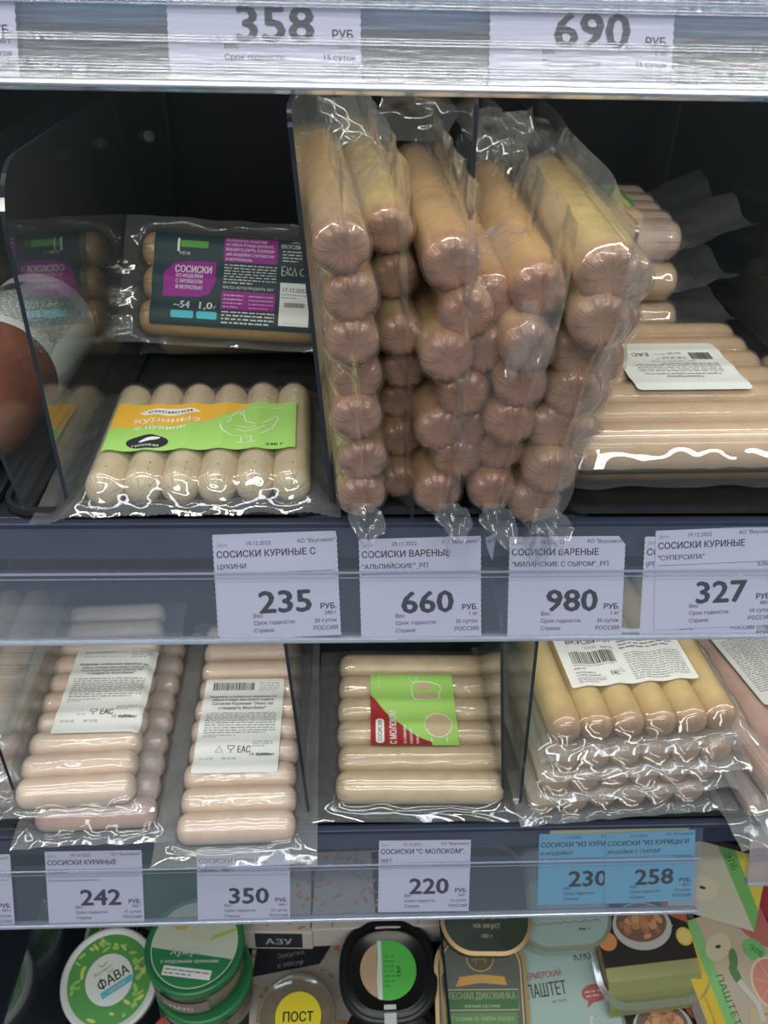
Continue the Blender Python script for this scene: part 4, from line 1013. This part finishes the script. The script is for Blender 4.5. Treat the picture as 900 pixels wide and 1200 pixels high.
CART = solid('carton_white', (.56, .52, .48), .6, .3)
OR_ = ink(.66, .27, .10); OR2 = ink(.62, .44, .34)
def carton(label, loc, yd, w_, d_, h_, art_top, tilt=0, name='snack_box', mat=None, front=None):
    r = empty(name, loc, yaw(yd) @ Matrix.Rotation(math.radians(tilt), 3, 'X')); tag(r, label, 'box')
    bm = bmesh.new(); box(bm, -w_ / 2, w_ / 2, -d_ / 2, d_ / 2, 0, h_, bev=.0012); body = bm_obj('carton', bm, mat or CART, r)
    if art_top:
        A = Print(); art_top(A, w_, d_); A.emit('print', lambda u, v, l: (u, v, h_ + l), body, .00015, cut=None)
    if front:
        A = Print(); front(A, w_, h_); A.emit('print', lambda u, v, l: (u, -d_ / 2 - l, v + h_ / 2), body, .00015, cut=None)
    return r
def floral(A, w_, d_, seed=3, n=90):
    rr = random.Random(seed); a = w_ / 2 - .004; b = d_ / 2 - .004
    for i in range(n):
        x, y = rr.uniform(-a, a), rr.uniform(-b, b); t = rr.uniform(0, 3.1); k = rr.uniform(.0025, .0050)
        A.ell(x, y, min(k, a - abs(x) + .003), k * .35, OR_ if i % 3 else OR2, 8, rot=t)
def black_word(A, w_, d_, words):
    A.poly([(-w_ / 2 + .006, d_ / 2), (w_ / 2 - .02, d_ / 2), (w_ / 2 - .035, d_ / 2 - .022), (-w_ / 2 + .002, d_ / 2 - .030)], BLACKINK)
    for i, t in enumerate(words): A.text(t, -.012, d_ / 2 - .012 - .010 * i, .0052, WH, 'c', bold=.01, rot=.10)
bx = onZ(355, 1165, -.875)
carton('orange floral box under the tub with the yellow ПОСТ sticker', (bx.x, bx.y, -.905), 3, .105, .10, .030, lambda A, a, b: (floral(A, a, b), black_word(A, a, b, ('Закуска', 'к обеду'))))
for i, (px, py, lab, sd) in enumerate(((325, 1078, 'orange floral box behind, left one, with black print', 5), (405, 1074, 'orange floral box behind, just right of the one with black print', 6), (480, 1072, 'orange floral box behind, left of the topmost dark tin', 8))):
    q = onZ(px, py, -.80)
    carton(lab, (q.x, q.y + .03, -.83), (-2, 1, 2)[i], .072, .085, .030, lambda A, a, b, sd=sd: floral(A, a, b, sd, 70), front=(lambda A, w_, h_: (A.rect(-.02, -.012, .026, .013, BLACKINK), A.text('АЗУ', .003, -.006, .010, WH, 'c', bold=.01))) if i == 0 else None)
def art_post(A):
    A.ell(.002, -.002, .0215, .0215, ink(.72, .60, .03), 40)
    A.text('ПОСТ', .002, -.0065, .0085, BLACKINK, 'c', bold=.014, w=.028)
t_, R_ = upright_base(347, 1188, .80, 6, 0)
CLID = clear('clear_lid', tint=(.8, .78, .7), haze=.22, hazecol=(.5, .45, .35), rough=.08, gain=2)
tub('clear round tub with round yellow sticker reading ПОСТ', t_, R_, .037, .018, CLID, art_post)

BLK = solid('black_tub_plastic', (.014, .015, .014), .3, .5)
def art_half(A):
    R = .033
    A.ell(0, 0, R * .80, R * .80, ink(.50, .34, .22), 40)
    A.poly([(.80 * R * math.cos(a), .80 * R * math.sin(a)) for a in [-2.0 + i * .16 for i in range(26)]], ink(.10, .52, .08))
    A.poly([(-.010, .026), (-.0095, .010), (-.011, -.008), (-.010, -.025), (-.006, -.026), (-.006, .026)], WH)
    A.text('ТАР', .012, -.002, .0040, BLACKINK, 'c', rot=math.pi / 2, bold=.01); A.para(-.004, -.016, .006, .014, 7, ink(.06, .3, .05), 71)
def blacktub(label, px, py, d, tilt=8):
    t_, R_ = upright_base(px, py, d, tilt, 0)
    r = empty('spread_tub', t_ - R_ @ Vector((0, 0, .045)), R_); tag(r, label, 'tub')
    bm = bmesh.new(); lathe(bm, [(.036, 0), (.038, .001), (.043, .038), (.046, .040), (.046, .043), (.042, .0445), (.038, .0430), (.037, .0450), (.0345, .0455), (.0335, .044), (.0002, .044)], 48, sq=2.6); body = bm_obj('body', bm, BLK, r, True)
    A = Print(); art_half(A); A.emit('lid_sticker', lambda u, v, l: (u, v, .044 + l), r, .0003, cut=None)
    bm = bmesh.new(); box(bm, -.005, .006, -.047, -.030, .0445, .0450); box(bm, -.005, .006, -.0485, -.0465, .015, .0450); bm_obj('seal_strip', bm, ink(.55, .58, .56), r)
    return r
blacktub('black tub with half-green round sticker, left of the dark tin', 455, 1136, .80)
blacktub('second black tub at the bottom edge, in front of the first black tub', 462, 1232, .775)
for i in range(2):
    b = onZ(430 + 90 * i, 1165, ZF); 
carton('black box behind the black tubs', tuple(onZ(430, 1108, -.88) + Vector((0, .03, -.02))), 0, .10, .055, .03, None, mat=BLK)

GOLDM = solid('gold_line', (.42, .28, .12), .35, .5, metal=.4)
DKGR = solid('dark_green_tin', (.030, .045, .028), .35, .5, var=.15)
MINT = solid('mint_tin', (.34, .46, .42), .45, .4)
def tin(label, px, py, d, w_, h_, tilt, yd, mat, rim, art, thick=.022, name='pate_tin'):
    c, Rm = upright_base(px, py, d, tilt, yd)
    r = empty(name, c - Rm @ Vector((0, 0, thick)), Rm); tag(r, label, 'tin')
    bm = bmesh.new(); o1 = rounded(w_, h_, .029, 10); o2 = rounded(w_ - .004, h_ - .004, .027, 10); o3 = rounded(w_ + .003, h_ + .003, .0305, 10)
    n = len(o1); lv = [[bm.verts.new((x, y, z)) for x, y in pts] for pts, z in ((o2, 0), (o1, .002), (o1, thick - .003), (o3, thick - .0022), (o3, thick - .0008), (o2, thick))]
    for k in range(len(lv) - 1):
        for i in range(n):
            f = bm.faces.new((lv[k][i], lv[k][(i + 1) % n], lv[k + 1][(i + 1) % n], lv[k + 1][i])); f.material_index = 1 if k >= 2 else 0
    bm.faces.new(lv[0][::-1]); bm.faces.new(lv[-1])
    body = bm_obj('can', bm, [mat, rim], r)
    A = Print(); art(A); A.emit('print', lambda u, v, l: (u, v, thick + l), body, .00018, cut=None)
    return r
CRM = ink(.55, .50, .36)
def art_les(A):
    A.stroke(rounded(.075, .102, .024, 6), .0010, GOLDM, True)
    A.ell(0, .034, .0125, .0105, ink(.10, .09, .05), 30); A.stroke([(.0125 * math.cos(a), .034 + .0105 * math.sin(a)) for a in [i * .25 for i in range(26)]], .0006, GOLDM)
    deer = [(-.007, .031), (-.006, .036), (-.002, .037), (.003, .036), (.005, .040), (.008, .039), (.006, .036), (.006, .033), (.005, .028), (.004, .033), (-.003, .033), (-.004, .028), (-.005, .033)]
    A.poly(deer, ink(.22, .17, .09))
    A.poly([(-.024, .011), (-.020, .019), (.0, .021), (.022, .019), (.024, .012), (.0, .014)], ink(.62, .34, .07)); A.text('Олень', 0, .0140, .0048, CRM, 'c', bold=.01)
    A.rect(-.034, -.0080, .034, .0085, ink(.05, .16, .05)); A.stroke([(-.034, -.008), (.034, -.008), (.034, .0085), (-.034, .0085)], .0007, CRM, True)
    A.text('ЛЕСНАЯ ДИКОВИНКА', 0, .0010, .0055, CRM, 'c', bold=.012, w=.063); A.text('мясные кусочки', 0, -.0060, .0030, CRM, 'c')
    A.rect(-.032, -.0205, .032, -.0100, ink(.10, .26, .08)); A.text('Готовим по любви повара', 0, -.0165, .0042, CRM, 'c', bold=.01, w=.056)
    A.text('с чесноком', 0, -.0260, .0030, CRM, 'c'); A.text('МАССА НЕТТО 325 Г', 0, -.040, .0026, CRM, 'c')
tin('dark green tin with gold outline reading ЛЕСНАЯ ДИКОВИНКА', 565, 1172, .79, .084, .112, 28, -1, DKGR, GOLDM, art_les)
def art_les2(A):
    A.text('Попробуй кусочки', 0, -.018, .0048, CRM, 'c', bold=.01, w=.040); A.text('на вкус!', 0, -.026, .0046, CRM, 'c', bold=.01); A.text('100 г', 0, -.0345, .0036, CRM, 'c', bold=.01)
tin('topmost dark green tin reading Попробуй кусочки на вкус', 568, 1052, .80, .082, .095, 18, -2, DKGR, GOLDM, art_les2)
def goose(A, cx, cy, k, m):
    A.poly([(cx + x * k, cy + y * k) for x, y in [(-1.0, 0), (-.8, -.45), (-.2, -.7), (.35, -.55), (.6, -.1), (.62, .6), (.70, 1.2), (.95, 1.25), (.72, 1.45), (.45, 1.4), (.36, .8), (.25, .2), (-.3, .1), (-1.25, .25)]], m)
def art_mint(A):
    A.text('КУКУ', .024, .034, .0090, ink(.10, .12, .12), 'c', bold=.01, w=.018); A.rect(-.012, .0495, .010, .0520, ink(.10, .12, .12))
    A.text('ФЕРМЕРСКИЙ', -.020, .0235, .0052, ink(.42, .16, .13), 'c', bold=.01, w=.038); A.text('ПАШТЕТ', -.018, .0080, .0115, ink(.10, .12, .12), 'c', bold=.010, w=.038)
    A.text('из гуся', -.008, .0020, .0030, ink(.10, .12, .12), 'c')
    A.ell(.027, .0055, .0125, .0075, ink(.40, .10, .10)); A.poly([(.020, .001), (.017, -.006), (.026, -.001)], ink(.40, .10, .10)); A.para(.018, .002, .036, .009, 2, ink(.6, .5, .48), 81)
    goose(A, .012, -.028, .011, ink(.56, .55, .50)); A.poly([(.0215, -.0125), (.0245, -.0135), (.0215, -.0145)], OR_)
tin('mint green pâté tin with goose, reading ПАШТЕТ', 666, 1176, .80, .098, .116, 22, 6, MINT, solid('mint_rim', (.22, .24, .18), .4, .5), art_mint)
def art_mint2(A):
    goose(A, -.004, -.010, .009, ink(.52, .42, .40)); A.stroke([(-.035 + .005 * i, -.026 + .002 * (i % 2)) for i in range(15)], .0006, ink(.12, .14, .14)); A.para(.012, -.034, .034, -.029, 1, GREYINK, 82)
tin('upper mint green pâté tin, partly behind the blue tickets', 655, 1050, .83, .090, .095, 10, 3, MINT, solid('mint_rim', (.22, .24, .18), .4, .5), art_mint2)

TRCL = clear('clear_tray_plastic', tint=(.75, .8, .78), haze=.12, rough=.06, gain=2.0)
SILV = solid('yellow_green_foil', (.62, .64, .28), .25, .5, metal=.3)
def meat_tray(label, px, py, d, tilt, yd):
    c, Rm = upright_base(px, py, d, tilt, yd); H = .034
    r = empty('ready_meal_tray', c - Rm @ Vector((0, 0, H)), Rm); tag(r, label, 'tray')
    w_, h_ = .098, .096
    bm = bmesh.new(); o1 = rounded(w_ * .8, h_ * .8, .020, 7); o2 = rounded(w_, h_, .024, 7); o3 = rounded(w_ + .012, h_ + .012, .028, 7); n = len(o1)
    lv = [[bm.verts.new((x, y, z)) for x, y in pts] for pts, z in ((o1, 0), (o2, H - .004), (o3, H - .004), (o3, H - .0028))]
    for k in range(3):
        for i in range(n): bm.faces.new((lv[k][i], lv[k][(i + 1) % n], lv[k + 1][(i + 1) % n], lv[k + 1][i]))
    bm.faces.new(lv[0][::-1]); bm_obj('tray_shell', bm, TRCL, r)
    bm = bmesh.new(); prism(bm, rounded(w_ * .92, h_ * .92, .02, 6), .004, H - .010); bm_obj('contents', bm, SPREAD, r)
    # card sleeve, bent down over the front
    prof = [(.052, H + .0006), (-.018, H + .0006), (-.030, H - .0005), (-.040, H - .006), (-.050, H - .014), (-.0555, H - .022)]
    bm = bmesh.new(); rows_ = [[bm.verts.new((x, y, z)) for x in np.linspace(-w_ * .46, w_ * .46, 5)] for y, z in prof]
    for i in range(len(rows_) - 1):
        for k in range(4): f = bm.faces.new((rows_[i][k], rows_[i][k + 1], rows_[i + 1][k + 1], rows_[i + 1][k])); f.material_index = 1 if i >= 1 else 0
    bmesh.ops.solidify(bm, geom=bm.faces[:], thickness=.0006)
    sl = bm_obj('card_sleeve', bm, [ink(.055, .05, .045), SILV], r)
    A = Print(); zz = H + .0006
    A.poly([(.010, .050), (.046, .050), (.046, .012), (.030, .020), (.020, .040)], ink(.42, .10, .05)); A.ell(.038, .032, .006, .014, ink(.55, .16, .05), rot=.5)
    A.ell(-.037, .004, .009, .008, ink(.60, .24, .07))
    A.ell(0, .014, .029, .021, ink(.46, .44, .42)); A.ell(0, .017, .025, .017, ink(.16, .10, .07))
    rr = random.Random(9)
    for i in range(34):
        a = rr.uniform(0, 6.28); q = rr.uniform(0, .82) ** .6
        A.ell(.023 * q * math.cos(a), .017 + .015 * q * math.sin(a), rr.uniform(.003, .0055), rr.uniform(.002, .004), (ink(.44, .20, .09), ink(.34, .14, .07), ink(.52, .28, .14))[i % 3], 9, rot=rr.uniform(0, 3))
    A.ell(.038, .001, .0080, .0080, ink(.60, .46, .08)); A.ell(.038, .001, .0062, .0062, ink(.66, .56, .16))
    A.poly([(-.016, .052), (.014, .052), (.012, .035), (-.014, .035)], ink(.46, .52, .12)); A.ell(-.001, .043, .007, .004, ink(.58, .56, .10))
    A.emit('print', lambda u, v, l: (u, v, zz + l), sl, .0003, cut=None)
    return r
meat_tray('ready meal tray with bowl of meat on its sleeve, right of the mint tins', 757, 1104, .81, 20, 5)
meat_tray('second ready meal tray at the bottom edge, below the first', 782, 1226, .79, 20, 5)

def art_pate(A, w_, d_):
    YL = ink(.62, .44, .04); G_ = ink(.20, .46, .16)
    A.rect(-w_ / 2, -d_ / 2, w_ / 2, d_ / 2, ink(.46, .38, .28)); A.rect(-w_ / 2, -d_ / 2, -w_ / 2 + .017, d_ / 2, YL); A.rect(-w_ / 2 + .017, -d_ / 2, -w_ / 2 + .028, d_ / 2, G_)
    A.text('ПАШТЕТ', -w_ / 2 + .0255, .004, .0068, ink(.06, .26, .06), 'c', rot=-math.pi / 2, bold=.01, w=.042)
    A.para(-.070, .0, -.069, .001, 1, GREYINK, 1)
    A.text('печеночный с овощами', -w_ / 2 + .006, -.012, .0030, ink(.30, .16, .03), 'c', rot=-math.pi / 2)
    A.poly([(.012, d_ / 2), (w_ / 2, d_ / 2), (w_ / 2, .030), (.036, .036), (.022, .050)], ink(.42, .14, .12))
    A.ell(-.010, .047, .015, .010, ink(.55, .48, .32), rot=.4); A.ell(-.010, .047, .003, .0015, BLACKINK)
    for q in ((0, .034, 1.2), (-.004, .022, 1.7)): A.ell(q[0], q[1], .009, .0045, ink(.10, .20, .07), 14, rot=q[2])
    A.ell(.024, .036, .012, .0095, ink(.16, .42, .14), 20, rot=-.6); A.text('ЭЛБ', .024, .033, .005, ink(.05, .2, .05), 'c', rot=-.9, bold=.01)
    A.ell(.028, .006, .021, .023, ink(.62, .50, .36)); A.ell(.028, .006, .0185, .0205, ink(.56, .22, .17)); 
    for k in range(7): a = k * .9; A.stroke([(.028, .006), (.028 + .018 * math.cos(a), .006 + .020 * math.sin(a))], .0008, ink(.62, .36, .28))
    A.poly([(.036, .002), (w_ / 2, .006), (w_ / 2, -.010), (.040, -.008)], ink(.16, .42, .14))
    rr = random.Random(5)
    A.ell(.012, -.034, .018, .030, ink(.52, .40, .24), 26, rot=.5)
    for i in range(40):
        a = rr.uniform(0, 6.28); q = rr.uniform(0, .85); A.ell(.012 + .016 * q * math.cos(a), -.034 + .024 * q * math.sin(a), .0012, .0009, ink(.34, .22, .12), 6)
    A.ell(.034, -.030, .008, .014, ink(.44, .40, .34), 18, rot=.4); A.stroke([(-.004, .016), (.006, -.006), (.004, -.020)], .006, ink(.52, .50, .46))
c, Rm = upright_base(872, 1158, .80, 0, 0)
r = carton('pâté pack with yellow and green side stripe at the lower right corner', c + Vector((0, 0, -.022)), 14, .098, .150, .022, art_pate, tilt=24, name='pate_pack')
c = onD(848, 1018, .83)
r = carton('pâté pack standing behind, seen past the end of the ticket channel', c + Vector((-.006, .0, -.012)), -20, .080, .070, .018, lambda A, w_, d_: (A.rect(-w_ / 2, -d_ / 2, w_ / 2, d_ / 2, ink(.50, .48, .36)), A.poly([(.010, d_ / 2), (w_ / 2, d_ / 2), (w_ / 2, -d_ / 2 + .02)], ink(.62, .50, .06)), A.poly([(-.006, d_ / 2), (.010, d_ / 2), (w_ / 2, -d_ / 2 + .02), (w_ / 2, -d_ / 2)], ink(.14, .40, .10)), A.ell(-.012, -.008, .014, .012, ink(.58, .52, .38)), A.ell(-.012, -.008, .003, .0015, BLACKINK), A.text('ЭЛБ', .006, .022, .006, ink(.05, .2, .05), 'c', rot=-.9, bold=.01)), tilt=55, name='pate_pack')
c = onD(928, 1050, .86)
def art_rd(A):
    A.ell(0, 0, .038, .038, ink(.42, .05, .07), 36); A.ell(0, 0, .020, .020, ink(.60, .30, .28), 30)
tub('tub with dark red lid at the right edge', c, Matrix.Rotation(math.radians(10), 3, 'X'), .046, .05, ink(.36, .04, .07, .3), art_rd)
tub('yellow-topped small tub behind the ticket channel end', onD(868, 1062, .86), Matrix.Identity(3), .014, .06, ink(.62, .50, .10, .4), None)
# things half seen through the lower ticket channel
tub('dim green-lidded tub behind the lower ticket channel, left of ticket 350', onD(195, 1012, .98), Matrix.Identity(3), .045, .06, ink(.10, .34, .16, .4), None)
tub('pale mint tub behind the lower ticket channel, next to ticket 220', onD(402, 1030, .98), Matrix.Identity(3), .040, .06, ink(.40, .42, .36, .4), None)
carton('carton with orange stripe behind the lower ticket channel, right of ticket 220', onD(590, 1035, .98) - Vector((0, 0, .02)), 2, .11, .06, .05, lambda A, w_, d_: A.rect(-.05, -.006, .05, .006, ink(.5, .22, .06)), tilt=30, mat=DKGR)
carton('pale carton behind the lower ticket channel, left of ticket 220', onD(375, 1045, 1.0) - Vector((0, 0, .03)), 2, .08, .06, .05, lambda A, w_, d_: (A.rect(-.02, .0, .03, .02, ink(.5, .42, .06))), tilt=30)
